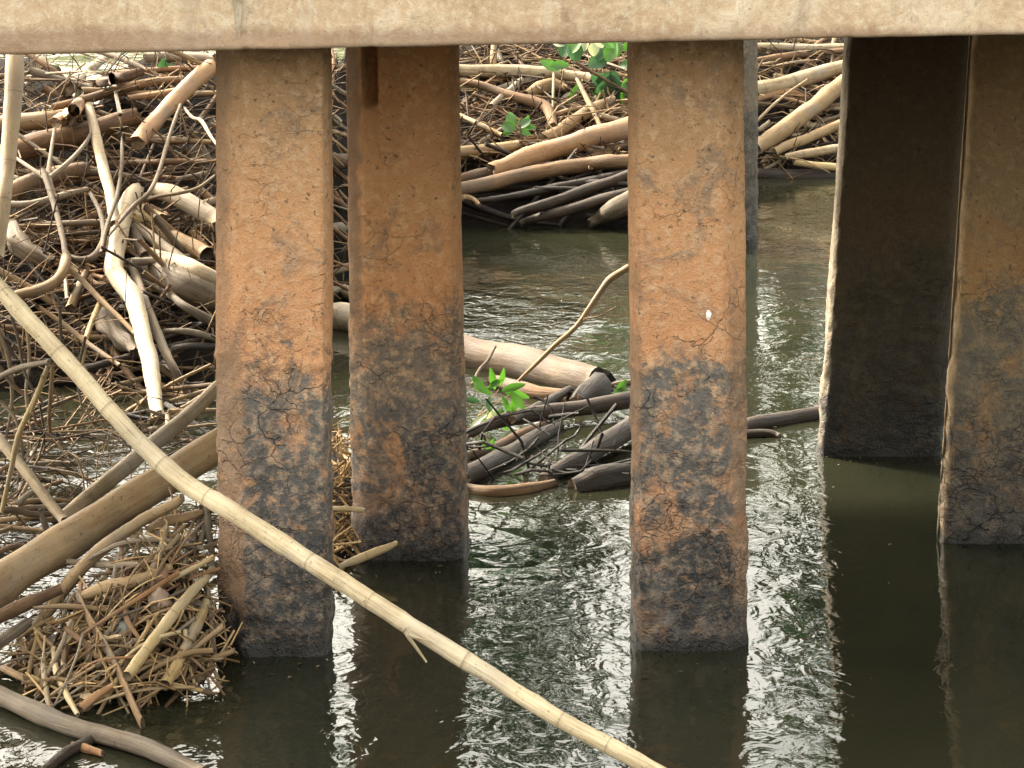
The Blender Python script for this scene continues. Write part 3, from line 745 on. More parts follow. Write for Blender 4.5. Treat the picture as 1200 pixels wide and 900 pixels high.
# --- the raft beside the first pile
for (nm, lab, cat, mat, pp, dd, ww, kw) in [
  ('driftwood_log', 'thick olive brown log lying across the upper raft behind the upright cane', 'log', 'brown', [(-10, 188), (14, 180), (60, 166), (100, 155), (158, 137)], ('s', .08, .08), [26, 28, 28, 27, 22], {}),
  ('driftwood_log', 'short stout log end just above the thick olive brown log', 'log', 'tan', [(-5, 148), (20, 144), (60, 140), (92, 134)], ('s', .06, .06), [20, 22, 21, 16], {}),
  ('driftwood_log', 'mud brown log lying under the thick olive brown log', 'log', 'brown', [(4, 232), (30, 218), (60, 207), (98, 199)], ('s', .10, .08), [21, 22, 22, 20], {}),
  ('driftwood_stick', 'whitish dry stick lying level below the mud brown log', 'stick', 'grey', [(0, 238), (30, 240), (52, 236), (80, 228), (103, 222)], ('s', .2, .16), [7, 9, 9, 9, 7], {}),
  ('driftwood_branch', 'glowing orange stick broken off short, next to the top of the first pile', 'stick', 'orange', [(246, 80), (225, 98), (203, 120), (180, 144), (161, 167)], ('s', .35, .3), [22, 20, 20, 20, 19], {}),
  ('driftwood_branch', 'pale slender stem leaning down onto the forked bleached trunk', 'stem', 'pale', [(104, 124), (110, 148), (116, 175), (123, 205), (130, 232), (134, 262)], ('s', .4, .4), [11, 12, 13, 13, 13, 11], {}),
  ('driftwood_branch', 'bleached crooked trunk with a kink, standing upright in the raft', 'trunk', 'pale', [(160, 222), (147, 246), (140, 275), (133, 312), (142, 328), (156, 350), (166, 385), (176, 425), (186, 490)], ('s', .35, .30), [18, 24, 24, 23, 22, 22, 19, 19, 15], dict(seg=14, rough=.2,
        twpx=[([(135, 318), (128, 322), (121, 324)], 10.75, 8), ([(150, 240), (160, 222), (170, 216)], 11.3, 7)])),
  ('driftwood_branch', 'slim spotted branch leaning beside the bleached crooked trunk', 'branch', 'grey', [(154, 312), (166, 342), (176, 370), (188, 398), (203, 430), (222, 466)], ('s', .22, .12), [9, 11, 11, 11, 10, 8], {}),
  ('driftwood_log', 'short pale log sloping down into the first pile, upper of two', 'log', 'pale', [(186, 224), (205, 229), (228, 242), (258, 262)], ('s', .2, .2), [20, 22, 22, 22], {}),
  ('driftwood_log', 'long pale pinkish log sloping down into the first pile, lower of two', 'log', 'pale', [(158, 291), (180, 300), (212, 309), (235, 320), (262, 334)], ('s', .15, .2), [16, 19, 21, 22, 22], {}),
  ('driftwood_log', 'broad grey split log lying beneath the pale pinkish log', 'log', 'grey', [(165, 308), (195, 326), (225, 340), (256, 352)], ('s', .08, .08), [28, 36, 36, 32], {}),
  ('cane_stalk', 'thick tan cane with a dark hollow end beside the first pile', 'cane', 'tan', [(186, 270), (205, 281), (225, 290), (242, 299)], ('s', .05, .10), [20, 21, 21, 20], dict(cap=2, endmat='wet')),
  ('driftwood_stick', 'ochre stump end tucked behind the bleached crooked trunk', 'stump', 'gold', [(160, 248), (175, 256), (190, 262)], ('s', .1, .1), [22, 25, 22], {}),
  ('driftwood_branch', 'dark grey branch running down from the bleached trunk to the pinkish log', 'branch', 'twig', [(150, 258), (158, 275), (170, 300)], ('s', .2, .2), [14, 15, 13], {}),
  ('driftwood_branch', 'smooth mauve branch above the pale pinkish log', 'branch', 'grey', [(160, 266), (185, 284), (208, 300), (226, 313)], ('s', .2, .15), [13, 14, 13, 10], {}),
  ('driftwood_twig', 'long grey curving withe hanging in front of the orange stick', 'twig', 'twig', [(212, 122), (203, 146), (195, 172), (186, 202), (174, 226), (158, 240), (142, 258), (128, 276)], ('s', .55, .5), [4, 4.5, 5, 5, 5, 5, 4, 3], {}),
  ('driftwood_twig', 'grey withe curving into the middle of the first pile top half', 'twig', 'twig', [(252, 206), (232, 220), (210, 226), (186, 230), (172, 234)], ('s', .5, .5), [4, 4, 4.5, 4, 3], {}),
  ('driftwood_twig', 'dark upright withe rising beside the pale slender stem', 'twig', 'twig', [(129, 76), (136, 110), (142, 150), (143, 190), (137, 230), (126, 262), (118, 296)], ('s', .48, .5), [3, 4, 4, 4, 4, 4, 3], {}),
  ('driftwood_twig', 'crooked grey-brown twig with a bend, left of the bleached trunk', 'twig', 'twig', [(50, 198), (58, 222), (66, 248), (74, 280), (79, 300), (98, 305), (113, 298), (122, 278), (118, 250), (106, 226)], ('s', .42, .40), [6, 7, 7, 7, 8, 8, 8, 7, 6, 5], {}),
  ('driftwood_branch', 'hooked brown branch reaching down to the picture edge above the long pole', 'branch', 'tan', [(78, 300), (74, 316), (64, 330), (45, 340), (20, 346), (2, 352)], ('s', .45, .35), [12, 13, 13, 13, 12, 10], {}),
  ('driftwood_twig', 'straight tan twig passing behind the kink of the bleached trunk', 'twig', 'tan', [(75, 312), (95, 328), (118, 352), (140, 372), (158, 390)], ('s', .35, .2), [6, 7, 7, 6, 5], {}),
  ('driftwood_twig', 'long thin twig falling towards the water below the hooked branch', 'twig', 'tan', [(46, 360), (75, 380), (100, 400), (140, 428)], ('s', .3, .2), [5, 6, 6, 5], {}),
  ('driftwood_twig', 'short upright twig forking above the long thin twig', 'twig', 'gold', [(120, 350), (108, 375), (100, 400), (96, 436)], ('s', .25, .2), [7, 7, 6, 4], dict(twpx=[([(105, 378), (96, 388), (90, 394)], 10.7, 4)])),
  ('driftwood_stick', 'short square-cut stick hanging in the dark hollow', 'stick', 'tan', [(102, 318), (92, 340), (82, 362)], ('s', .15, .12), [9, 11, 12], {}),
  ('driftwood_twig', 'white splinter hanging beside the square-cut stick', 'twig', 'pale', [(76, 322), (78, 336), (79, 350)], ('s', .2, .2), [4, 5, 4], {}),
  ('driftwood_stick', 'forked thin stick running into the first pile below the broad grey log', 'stick', 'grey', [(166, 329), (195, 343), (215, 358), (235, 370), (258, 382)], ('s', .12, .15), [6, 8, 9, 11, 11], dict(twpx=[([(204, 340), (220, 356), (233, 368)], 10.9, 7)])),
  ('driftwood_stick', 'dull level stick low in the dark beside the first pile', 'stick', 'grey', [(192, 388), (215, 388), (235, 392), (258, 399)], ('s', .06, .1), [6, 8, 8, 8], {}),
  ('driftwood_stick', 'dark bluish level stick just under the dull level stick', 'stick', 'wet', [(200, 410), (225, 406), (255, 406)], ('s', .05, .05), [8, 9, 8], {}),
  ('driftwood_stick', 'brown stick lying on the water beside the foot of the bleached trunk', 'stick', 'tan', [(184, 450), (205, 460), (226, 468)], ('s', .06, .06), [8, 11, 9], {}),
  ('broken_stump', 'ragged pale grey lump of broken wood near the water', 'stump', 'grey', [(112, 362), (128, 378), (145, 396), (158, 412)], ('s', .1, .06), [8, 24, 26, 10], dict(rough=.9, seg=16)),
  ('broken_stump', 'curled grey broken root beside the upright cane', 'root', 'grey', [(12, 262), (22, 285), (40, 300), (62, 306)], ('s', .15, .1), [14, 22, 20, 10], dict(rough=.8, seg=16)),
  ('driftwood_stick', 'pale diagonal stick high up under the beam', 'stick', 'pale', [(76, 103), (95, 90), (110, 78), (126, 64)], ('s', .15, .1), [11, 12, 13, 13], {}),
  ('driftwood_stick', 'tan diagonal stick reaching up from the thick olive brown log', 'stick', 'orange', [(64, 145), (80, 134), (92, 122), (100, 112)], ('s', .2, .15), [13, 13, 12, 10], {}),
  ('driftwood_log', 'greyish level log beneath the beam touching the first pile', 'log', 'grey', [(170, 68), (200, 66), (225, 67), (252, 68)], ('s', .06, .06), [12, 13, 13, 12], {}),
  ('driftwood_stick', 'reddish level stick under the greyish level log', 'stick', 'orange', [(150, 115), (175, 112), (200, 108), (226, 103)], ('s', .1, .1), [7, 9, 9, 7], {}),
  ('driftwood_stick', 'long dusky stick lying level across the top of the raft', 'stick', 'brown', [(60, 126), (100, 116), (140, 105), (180, 96), (215, 92)], ('s', .06, .06), [9, 10, 11, 11, 9], {}),
  ('driftwood_stick', 'mauve level stick beneath the bright gap at the raft top', 'stick', 'brown', [(98, 100), (120, 95), (140, 91), (165, 84)], ('s', .1, .1), [9, 11, 11, 9], {}),
  ('driftwood_twig', 'pale twig with a forked tip beside the upper half of the first pile', 'twig', 'pale', [(216, 126), (226, 138), (236, 142), (246, 158), (256, 172)], ('s', .3, .3), [3, 4, 5, 4, 3], dict(twpx=[([(234, 141), (242, 130), (254, 120)], 11.7, 4)])),
  ('driftwood_twig', 'straight white twig crossing the mud brown log', 'twig', 'grey', [(14, 182), (35, 196), (52, 208)], ('s', .3, .3), [4, 5, 5], {}),
  ('driftwood_twig', 'grey twig slanting up from the crooked grey-brown twig', 'twig', 'grey', [(58, 208), (78, 192), (100, 168), (112, 146)], ('s', .4, .4), [6, 6, 5, 4], {}),
  ('driftwood_twig', 'paired thin grey stem rising through the raft near the upright cane', 'twig', 'twig', [(64, 150), (60, 180), (57, 205), (64, 232)], ('s', .4, .4), [4, 5, 6, 6], {}),
]:
    S(nm, lab, cat, mat, pp, dd, ww, **kw)

# --- between the slit pile and the brightest pile
for (nm, lab, cat, mat, pp, dd, ww, kw) in [
  ('driftwood_log', 'whitish level log near the beam, leaf shoots over its end', 'log', 'pale', [(515, 79), (540, 82), (600, 83), (640, 86), (670, 89), (692, 92)], ('s', .2, .2), [15, 16, 16, 15, 14, 12], {}),
  ('driftwood_log', 'big smooth tan log slanting up to the brightest orange pile', 'log', 'orange', [(575, 200), (600, 192), (632, 180), (685, 165), (740, 148), (790, 132)], ('s', .22, .22), [18, 22, 24, 24, 24, 22], dict(seg=14)),
  ('driftwood_log', 'long olive dark log right under the big smooth tan log', 'log', 'brown', [(500, 232), (541, 222), (604, 207), (681, 194), (740, 188), (800, 184)], ('s', .2, .2), [15, 17, 18, 18, 16, 15], {}),
  ('driftwood_log', 'dark brown log end sandwiched behind the big smooth tan log', 'log', 'brown', [(520, 215), (560, 205), (600, 196), (640, 184)], ('s', .1, .1), [12, 14, 14, 10], {}),
  ('driftwood_stick', 'uppermost wet black stick beneath the olive dark log', 'stick', 'wet', [(552, 236), (590, 232), (640, 222), (690, 212), (740, 202)], ('s', .12, .16), [6, 8, 10, 10, 9], {}),
  ('driftwood_stick', 'wet black stick with a shiny upper edge, second beneath the olive log', 'stick', 'wet', [(600, 252), (640, 240), (690, 222), (745, 202)], ('s', .14, .18), [8, 12, 14, 14], {}),
  ('driftwood_stick', 'wet black stick lying lowest, just above the dark water', 'stick', 'wet', [(610, 262), (650, 251), (700, 236), (745, 222)], ('s', .1, .14), [8, 12, 13, 12], {}),
  ('driftwood_stick', 'blunt shiny grey stick end jutting from behind the brightest pile', 'stick', 'grey', [(690, 262), (705, 256), (725, 244), (760, 226)], ('s', .1, .12), [10, 18, 24, 26], {}),
  ('driftwood_stick', 'short pale crooked stub beside the slit pile above dark water', 'stick', 'tan', [(530, 236), (545, 231), (556, 234), (562, 240)], ('s', .15, .15), [7, 8, 6, 4], {}),
  ('driftwood_log', 'pale brown log stub with knots emerging from behind the slit pile', 'log', 'tan', [(525, 180), (545, 177), (580, 174), (608, 169)], ('s', .15, .15), [14, 15, 15, 10], {}),
  ('driftwood_stick', 'dusky brown stick bending over the tangle under the whitish log', 'stick', 'brown', [(540, 96), (570, 102), (592, 110), (618, 117), (640, 126), (648, 148)], ('s', .25, .2), [8, 10, 12, 13, 13, 11], {}),
  ('driftwood_stick', 'broad flat brown piece of bark under the whitish log', 'bark', 'tan', [(616, 110), (634, 104), (650, 100), (664, 104)], ('s', .1, .1), [8, 18, 18, 8], {}),
  ('driftwood_stick', 'tan stick rising through the tangle to the green leaves', 'stick', 'tan', [(636, 162), (660, 150), (690, 130), (720, 116)], ('s', .15, .15), [14, 15, 14, 10], {}),
  ('driftwood_stick', 'pale short stick pointing up at the whitish log', 'stick', 'grey', [(576, 124), (592, 110), (612, 94)], ('s', .2, .2), [7, 8, 8], {}),
  ('driftwood_stick', 'thin straw coloured stick sloping down beside the slit pile', 'stick', 'gold', [(536, 134), (560, 145), (588, 158)], ('s', .18, .18), [6, 7, 5], {}),
  ('driftwood_twig', 'thin brown stem leaning between the tan log and the leaves', 'twig', 'tan', [(676, 92), (686, 112), (694, 128), (704, 150)], ('s', .3, .25), [5, 6, 6, 5], {}),
  ('driftwood_log', 'big dull tan log on the water with a dark broken end', 'log', 'bleak', [(505, 405), (541, 414), (590, 424), (640, 437), (704, 452)], ('s', .28, .16), [42, 43, 43, 42, 40], dict(seg=20, rough=.08, cap=1, endmat='wet')),
  ('driftwood_stump', 'black rotten knot at the end of the big dull tan log', 'stump', 'wet', [(676, 470), (690, 462), (702, 454), (710, 452)], ('s', .16, .2), [18, 34, 36, 20], dict(rough=.5)),
  ('driftwood_log', 'dark slimmer log under the big dull tan log', 'log', 'brown', [(575, 446), (614, 457), (640, 462), (668, 466)], ('s', .12, .1), [14, 18, 18, 14], {}),
  ('driftwood_branch', 'thin crooked branch rising over the big dull tan log to the brightest pile', 'branch', 'tan', [(608, 446), (630, 425), (650, 405), (674, 384), (690, 362), (705, 340), (716, 326), (738, 312)], [10.45, 10.2], [4, 5, 6, 6, 7, 8, 8, 8], dict(twpx=[([(684, 374), (700, 371), (722, 360)], 10.3, 3)])),
  ('driftwood_twig', 'dark short twig standing on the big dull tan log', 'twig', 'twig', [(554, 450), (562, 434), (572, 422), (581, 406)], [10.4, 10.45], [4, 5, 4, 3], {}),
  ('driftwood_branch', 'long black branch lying over the sunken logs, thick end towards the brightest pile', 'branch', 'wet', [(545, 508), (575, 498), (610, 490), (660, 481), (700, 476), (745, 468)], ('s', .25, .3), [10, 14, 18, 18, 20, 22], {}),
  ('driftwood_branch', 'thin black branch slanting up to the rotten knot', 'branch', 'wet', [(600, 492), (625, 480), (650, 466), (668, 456)], ('s', .35, .25), [9, 11, 11, 9], {}),
  ('driftwood_log', 'dark sunken log with a shiny wet edge below the green shoot', 'log', 'wet', [(540, 560), (565, 548), (600, 530), (630, 512), (655, 498)], ('s', .12, .06), [24, 24, 22, 20, 14], {}),
  ('driftwood_branch', 'brown wet branch above the dark sunken log', 'branch', 'brown', [(545, 535), (575, 527), (605, 512), (640, 496)], ('s', .15, .1), [12, 14, 13, 9], {}),
  ('driftwood_log', 'thick black log running down from the brightest pile to the water', 'log', 'wet', [(636, 562), (670, 543), (700, 524), (745, 498)], ('s', .06, .3), [14, 20, 24, 26], {}),
  ('driftwood_log', 'black slumped log half under water against the brightest pile', 'log', 'wet', [(672, 572), (700, 566), (725, 560), (760, 552)], ('s', .03, .1), [22, 34, 34, 30], {}),
  ('driftwood_log', 'muddy low log at the water beneath the dark sunken log', 'log', 'brown', [(548, 574), (580, 578), (615, 574), (650, 566)], ('s', .03, .03), [14, 18, 16, 10], {}),
  ('driftwood_stick', 'pale thin stick on the water beyond the rotten knot', 'stick', 'pale', [(712, 451), (726, 449), (745, 446)], ('s', .05, .05), [4, 5, 5], {}),
]:
    S(nm, lab, cat, mat, pp, dd, ww, **kw)

# --- between the brightest pile and the black pile
for (nm, lab, cat, mat, pp, dd, ww, kw) in [
  ('driftwood_log', 'pale level log close under the beam beside the black pile', 'log', 'pale', [(870, 53), (892, 55), (940, 56), (1000, 55)], ('s', .1, .1), [9, 10, 10, 9], {}),
  ('driftwood_log', 'sunlit smooth pale log above the steep brown log', 'log', 'pale', [(872, 110), (892, 104), (937, 93), (968, 84), (1010, 72)], ('s', .22, .22), [18, 19, 19, 18, 16], dict(seg=14)),
  ('driftwood_log', 'steep brown log slanting up behind the black pile', 'log', 'tan', [(885, 174), (905, 160), (935, 138), (970, 112), (1010, 80)], ('s', .28, .28), [16, 20, 20, 20, 18], dict(seg=14)),
  ('driftwood_stick', 'short curved tan stick beneath the sunlit smooth pale log', 'stick', 'orange', [(886, 116), (905, 110), (925, 108), (948, 113)], ('s', .1, .1), [9, 11, 11, 8], {}),
  ('driftwood_stick', 'tan stick sloping up below the steep brown log', 'stick', 'tan', [(908, 178), (930, 168), (955, 158), (1000, 140)], ('s', .15, .15), [10, 12, 12, 11], {}),
  ('driftwood_stick', 'pale stick fanning out low beside the black pile', 'stick', 'pale', [(920, 184), (945, 180), (970, 175), (1000, 172)], ('s', .12, .12), [8, 10, 11, 10], {}),
  ('driftwood_stick', 'straw coloured level stick lowest beside the black pile', 'stick', 'gold', [(930, 190), (955, 194), (1000, 197)], ('s', .1, .1), [7, 9, 9], {}),
  ('driftwood_log', 'blackened log lying at the waterline beside the black pile', 'log', 'wet', [(880, 204), (910, 206), (950, 206), (1000, 204)], ('s', .08, .08), [14, 17, 17, 15], {}),
  ('driftwood_stick', 'brown stick just under the top pale log beside the black pile', 'stick', 'brown', [(880, 72), (915, 66), (950, 62), (1000, 58)], ('s', .1, .1), [7, 8, 8, 7], {}),
  ('driftwood_twig', 'thin forked twig stuck to the ragged grey edge of the distant pile', 'twig', 'grey', [(880, 140), (888, 152), (894, 148), (902, 142)], ('s', .3, .3), [5, 6, 5, 4], {}),
  ('driftwood_log', 'dark reddish log floating alone between the brightest and the black pile', 'log', 'wet', [(860, 504), (880, 498), (915, 491), (950, 485), (985, 478)], ('s', .08, .1), [14, 17, 18, 17, 15], {}),
  ('driftwood_stick', 'grey wet stub in front of the dark reddish log', 'stick', 'wet', [(865, 510), (885, 509), (902, 509), (914, 511)], ('s', .05, .03), [10, 11, 10, 6], {}),
  ('driftwood_log', 'pale log crossing the narrow gap behind the first and second piles, upper one', 'log', 'pale', [(370, 336), (395, 340), (420, 346)], ('s', .3, .3), [16, 17, 16], {}),
  ('driftwood_log', 'fat pale log crossing the narrow gap behind the first and second piles, lower one', 'log', 'pale', [(366, 366), (395, 370), (430, 378)], ('s', .35, .35), [30, 34, 32], {}),
  ('driftwood_log', 'brown log high in the narrow gap behind the first and second piles', 'log', 'brown', [(365, 185), (395, 188), (430, 190)], ('s', .3, .3), [17, 18, 17], {}),
  ('driftwood_log', 'grey log midway up the narrow gap behind the first and second piles', 'log', 'grey', [(366, 270), (395, 268), (425, 266)], ('s', .3, .3), [13, 14, 13], {}),
]:
    S(nm, lab, cat, mat, pp, dd, ww, **kw)

# ------------------------------------------------------------------ loose sticks that nothing tells apart
HUE = dict(brown='brown', tan='tan', twig='dark greyish', grey='grey', orange='reddish tan', pale='bleached', gold='straw coloured', wet='blackish')
def loose(n, xr, yr, label, group, mats, lr, rr, fn=raft_z, lift=.05, flat=.75, name='loose_stick', cat='stick', slope=-.1):
    k = 0; tries = 0
    while k < n and tries < n * 20:
        tries += 1
        px = random.uniform(*xr); py = random.uniform(*yr)
        p = surf(px, py, 0.0, fn)
        if p.y > dwater(py) - .06: continue
        L = random.uniform(*lr) * random.uniform(.6, 1.2)
        e = .04
        sx = (fn(p.x + e, p.y) - fn(p.x - e, p.y)) / (2 * e); sy = (fn(p.x, p.y + e) - fn(p.x, p.y - e)) / (2 * e)
        nr = Vector((-max(-1, min(1, sx)), -max(-1, min(1, sy)), 1)).normalized()
        a = random.gauss(slope, .45) if random.random() < flat else random.uniform(0, math.pi)
        t1 = Vector((1, 0, 0)); t1 = (t1 - nr * t1.dot(nr)).normalized(); t2 = nr.cross(t1)
        dr = (t1 * math.cos(a) + t2 * -math.sin(a) + nr * random.gauss(0, .16)).normalized()
        c = p + nr * (lift * random.uniform(.1, 1.6))
        bend = nr * random.gauss(0, .03) * L + t2 * random.gauss(0, .045) * L
        pts = [c - dr * L * .5, c - dr * L * .16 + bend * .8, c + dr * L * .18 + bend, c + dr * L * .5]
        r = random.uniform(*rr)
        tw = []
        if r > .010 and L > .4 and random.random() < .45:
            b0 = pts[1].lerp(pts[2], random.random())
            dv = (dr * random.choice((-1, 1)) * .7 + t2 * random.gauss(0, .5) + nr * random.uniform(.2, .8)).normalized()
            l2 = L * random.uniform(.12, .35)
            tw = [([b0, b0 + dv * l2 * .5 + nr * .02 * random.gauss(0, 1), b0 + dv * l2 + t1 * random.gauss(0, .12) * l2], r * random.uniform(.5, 1.0))]
        mt = random.choice(mats)
        look = ('stout ' if r > rr[0] * .45 + rr[1] * .55 else 'slim ') + HUE[mt]
        lab = look + ' ' + label
        if tw: lab = 'forked ' + lab
        stick(name, lab, cat, mt, pts, [r * 2.1, r * 2, r * 1.6, r * random.uniform(.7, 1.4)], group=group, seg=8, rough=.2, twigs=tw)
        k += 1
loose(150, (-30, 410), (62, 350), 'loose stick in the tangled raft beside the first pile', 'loose sticks in the raft by the first pile',
      ['brown', 'brown', 'tan', 'twig', 'brown', 'orange', 'grey', 'tan'], (.4, 1.5), (.006, .024), lift=.03)
loose(40, (-30, 410), (330, 470), 'wet stick at the foot of the raft by the first pile', 'wet sticks at the foot of the raft by the first pile',
      ['wet', 'wet', 'brown'], (.4, 1.3), (.006, .022), lift=.02, name='wet_stick')
loose(90, (530, 760), (50, 195), 'loose stick in the raft seen between the middle piles', 'loose sticks in the raft behind the middle gap',
      ['brown', 'brown', 'tan', 'grey', 'orange', 'twig'], (.4, 1.4), (.009, .034), slope=-.2)
loose(60, (530, 760), (50, 190), 'slender stick in the raft seen between the middle piles', 'slender sticks in the raft behind the middle gap',
      ['tan', 'brown', 'orange', 'grey'], (.3, 1.0), (.005, .012), lift=.09, slope=-.12)
loose(18, (530, 760), (195, 262), 'wet stick low in the raft between the middle piles', 'wet sticks behind the middle gap',
      ['wet'], (.5, 1.5), (.011, .030), slope=-.2, name='wet_stick')
loose(34, (880, 1000), (46, 195), 'loose stick in the raft beside the black pile', 'loose sticks in the raft beside the black pile',
      ['pale', 'tan', 'tan', 'brown'], (.5, 1.3), (.010, .030), slope=-.3)
def reeds(n):
    """straw-coloured reeds and split sticks washed against the first pile, most of them leaning down towards the water"""
    k = 0
    while k < n:
        px = random.uniform(12, 232); py = random.uniform(600, 835)
        if not in_litter(px, py): continue
        p = surf(px, py, 0.0, mound_z)
        if p.y > dwater(py) - .05: continue
        L = random.uniform(.12, .40)
        if random.random() < .6: a = random.gauss(R(228), .35)          # down and away from the pile
        elif random.random() < .5: a = random.gauss(R(275), .3)         # steep
        else: a = random.uniform(0, 6.28)
        t = Vector((math.cos(a), .0, math.sin(a)))
        nr = Vector((0, -.6, .8))
        t = (t - nr * t.dot(nr)).normalized()
        t = (t + nr * random.gauss(.0, .12)).normalized()
        c = p + nr * random.uniform(.0, .05)
        b = Vector((random.gauss(0, .03), 0, random.gauss(0, .03))) * L * 2
        r = random.uniform(.0035, .0105)
        mt = random.choice(['gold', 'tan', 'tan', 'brown', 'orange', 'grey', 'tan', 'brown'])
        stick('loose_reed', ('short ' if L < .24 else 'long ') + ('thick ' if r > .007 else 'thin ') + HUE[mt] + ' loose reed in the litter against the first pile', 'reed', mt,
              [c - t * L * .5, c - t * L * .15 + b, c + t * L * .2 + b, c + t * L * .5], [r * 2, r * 2.1, r * 1.8, r * 1.2], group='loose reeds in the litter against the first pile', seg=7, rough=.2, squash=random.choice([1, 1, .5]))
        k += 1
reeds(150)
def drift_patch(x, y):
    a = 1 - ((x + 2.05) / .36) ** 2 - ((y - 10.6) / 1.9) ** 2
    b = 1 - ((x + 1.5) / .26) ** 2 - ((y - 11.6) / 1.0) ** 2
    h = max(a, b)
    return .07 * h if h > 0 else -1.0
loose(34, (-30, 70), (430, 640), 'stick between the raft and the thick brown log', 'sticks between the raft and the thick brown log',
      ['brown', 'twig', 'tan', 'wet', 'grey'], (.25, .8), (.005, .014), fn=drift_patch, lift=.05, flat=.5)
loose(16, (140, 250), (430, 520), 'stick on the water beside the upper part of the first pile', 'sticks on the water beside the first pile',
      ['brown', 'wet', 'tan', 'grey'], (.25, .7), (.006, .014), fn=drift_patch, lift=.05, flat=.7)

# ------------------------------------------------------------------ tangles nobody could count
def tangle(name, n, xr, yr, mat, lr, rr, fn=raft_z, lift=.08, stand=.35):
    m = MB(); k = 0; tries = 0
    while k < n and tries < n * 20:
        tries += 1
        px = random.uniform(*xr); py = random.uniform(*yr)
        if fn is mound_z and not in_litter(px, py): continue
        p = surf(px, py, 0.0, fn)
        if p.y > dwater(py) - .03: continue
        L = random.uniform(*lr)
        dr = Vector((random.gauss(0, 1), random.gauss(0, .5), random.gauss(0, stand))).normalized()
        c = p + Vector((0, -.4, .8)) * (lift * random.uniform(-.2, 1.3))
        b = Vector((random.gauss(0, .12), random.gauss(0, .1), random.gauss(0, .12))) * L
        r = random.uniform(*rr)
        m.tube([c - dr * L * .5, c - dr * L * .15 + b, c + dr * L * .2 + b * 1.2, c + dr * L * .5], [r, r, r * .85, r * .5], 4, 0, 0)
        k += 1
    o = m.build(name, [M[mat]])
    o['kind'] = 'stuff'
    return o
tangle('driftwood_tangle', 900, (-60, 420), (62, 440), 'tangle', (.16, .9), (.002, .006), stand=.6)
tangle('driftwood_tangle', 800, (525, 770), (48, 200), 'tangle', (.16, .7), (.003, .009))
tangle('driftwood_tangle', 260, (875, 1010), (42, 205), 'tangle', (.16, .7), (.003, .009))
def wet_patch(x, y):
    u = ((x - .17) / .42) ** 2 + ((y - 10.95) / .85) ** 2
    return .10 * (1 - u) if u < 1 else -1.0
def gap_patch(x, y):
    u = ((x + .76 - .09 * (10 - y)) / .13) ** 2 + ((y - 10.2) / 1.35) ** 2
    return .16 * (1 - u) if u < 1 else -1.0
tangle('gap_litter', 130, (380, 425), (430, 660), 'tangle_pale', (.06, .28), (.002, .007), fn=gap_patch, lift=.04, stand=.8)
grid_sheet(-1.1, -.4, 8.7, 11.8, 14, 30, lambda x, y: max(-.2, gap_patch(x, y) - .04), 'silt_bar', M['mud'])
tangle('wet_driftwood_tangle', 34, (535, 745), (465, 585), 'wet', (.12, .5), (.003, .009), fn=wet_patch, stand=.35)
tangle('drift_twigs', 170, (-30, 250), (430, 640), 'tangle', (.15, .6), (.0015, .005), fn=drift_patch, lift=.07, stand=.7)
tangle('reed_litter', 300, (5, 260), (590, 850), 'tangle_pale', (.05, .22), (.0015, .0045), fn=mound_z, lift=.035, stand=.7)

def flakes(name, n, xr, yr, mat, sz, fn):
    m = MB(); k = 0; tries = 0
    while k < n and tries < n * 20:
        tries += 1
        px = random.uniform(*xr); py = random.uniform(*yr)
        if fn is mound_z and not in_litter(px, py): continue
        p = surf(px, py, 0.0, fn)
        if p.y > dwater(py) - .02: continue
        L = random.uniform(*sz); W = L * random.uniform(.3, .6)
        q = Matrix.Rotation(random.uniform(0, 6.3), 3, 'Z') @ Matrix.Rotation(random.gauss(0, .7), 3, 'X') @ Matrix.Rotation(random.gauss(0, .5), 3, 'Y')
        c = p + Vector((0, 0, random.uniform(0, .04)))
        s = len(m.v); curl = random.uniform(-.1, .3) * L
        for (a, b, h) in ((-.5, 0, 0), (-.2, -.5, curl), (.2, -.42, curl), (.5, 0, 0), (.2, .42, curl), (-.2, .5, curl), (0, 0, -.03 * L)):
            m.v.append(c + q @ Vector((a * L, b * W, h)))
        for i in range(6):
            m.face((s + i, s + (i + 1) % 6, s + 6), ((0, 0), (.1, 0), (.05, .05)))
        k += 1
    o = m.build(name, [M[mat]]); o['kind'] = 'stuff'
    return o
flakes('leaf_litter', 170, (10, 258), (595, 850), 'flake', (.03, .08), mound_z)
flakes('leaf_litter', 200, (-40, 420), (62, 330), 'flake', (.03, .10), raft_z)
flakes('leaf_litter', 250, (530, 760), (50, 185), 'flake', (.03, .10), raft_z)

def afloat(n):
    m = MB(); k = 0
    spots = [(p.location.x, p.location.y) for p in (p1[0], p2[0], p3[0], p4[0])]
    while k < n:
        if random.random() < .45:
            x, y = random.choice(spots); x += random.gauss(0, .25); y += random.gauss(-.05, .12)
        else:
            x = random.uniform(-1.9, 1.6); y = random.uniform(8.6, 17)
        L = random.uniform(.008, .03); a = random.uniform(0, 6.3); W = L * random.uniform(.2, .6)
        q = Matrix.Rotation(a, 3, 'Z'); s0 = len(m.v)
        for u, v_, h in ((-.5, 0, .002), (0, -.5, .006), (.5, 0, .003), (0, .5, .006)):
            m.v.append(Vector((x, y, 0)) + q @ Vector((u * L, v_ * W, h)))
        m.face((s0, s0 + 1, s0 + 2, s0 + 3), ((0, 0), (.1, 0), (.1, .1), (0, .1))); k += 1
    m.build('floating_litter', [M['flake']])['kind'] = 'stuff'
afloat(140)

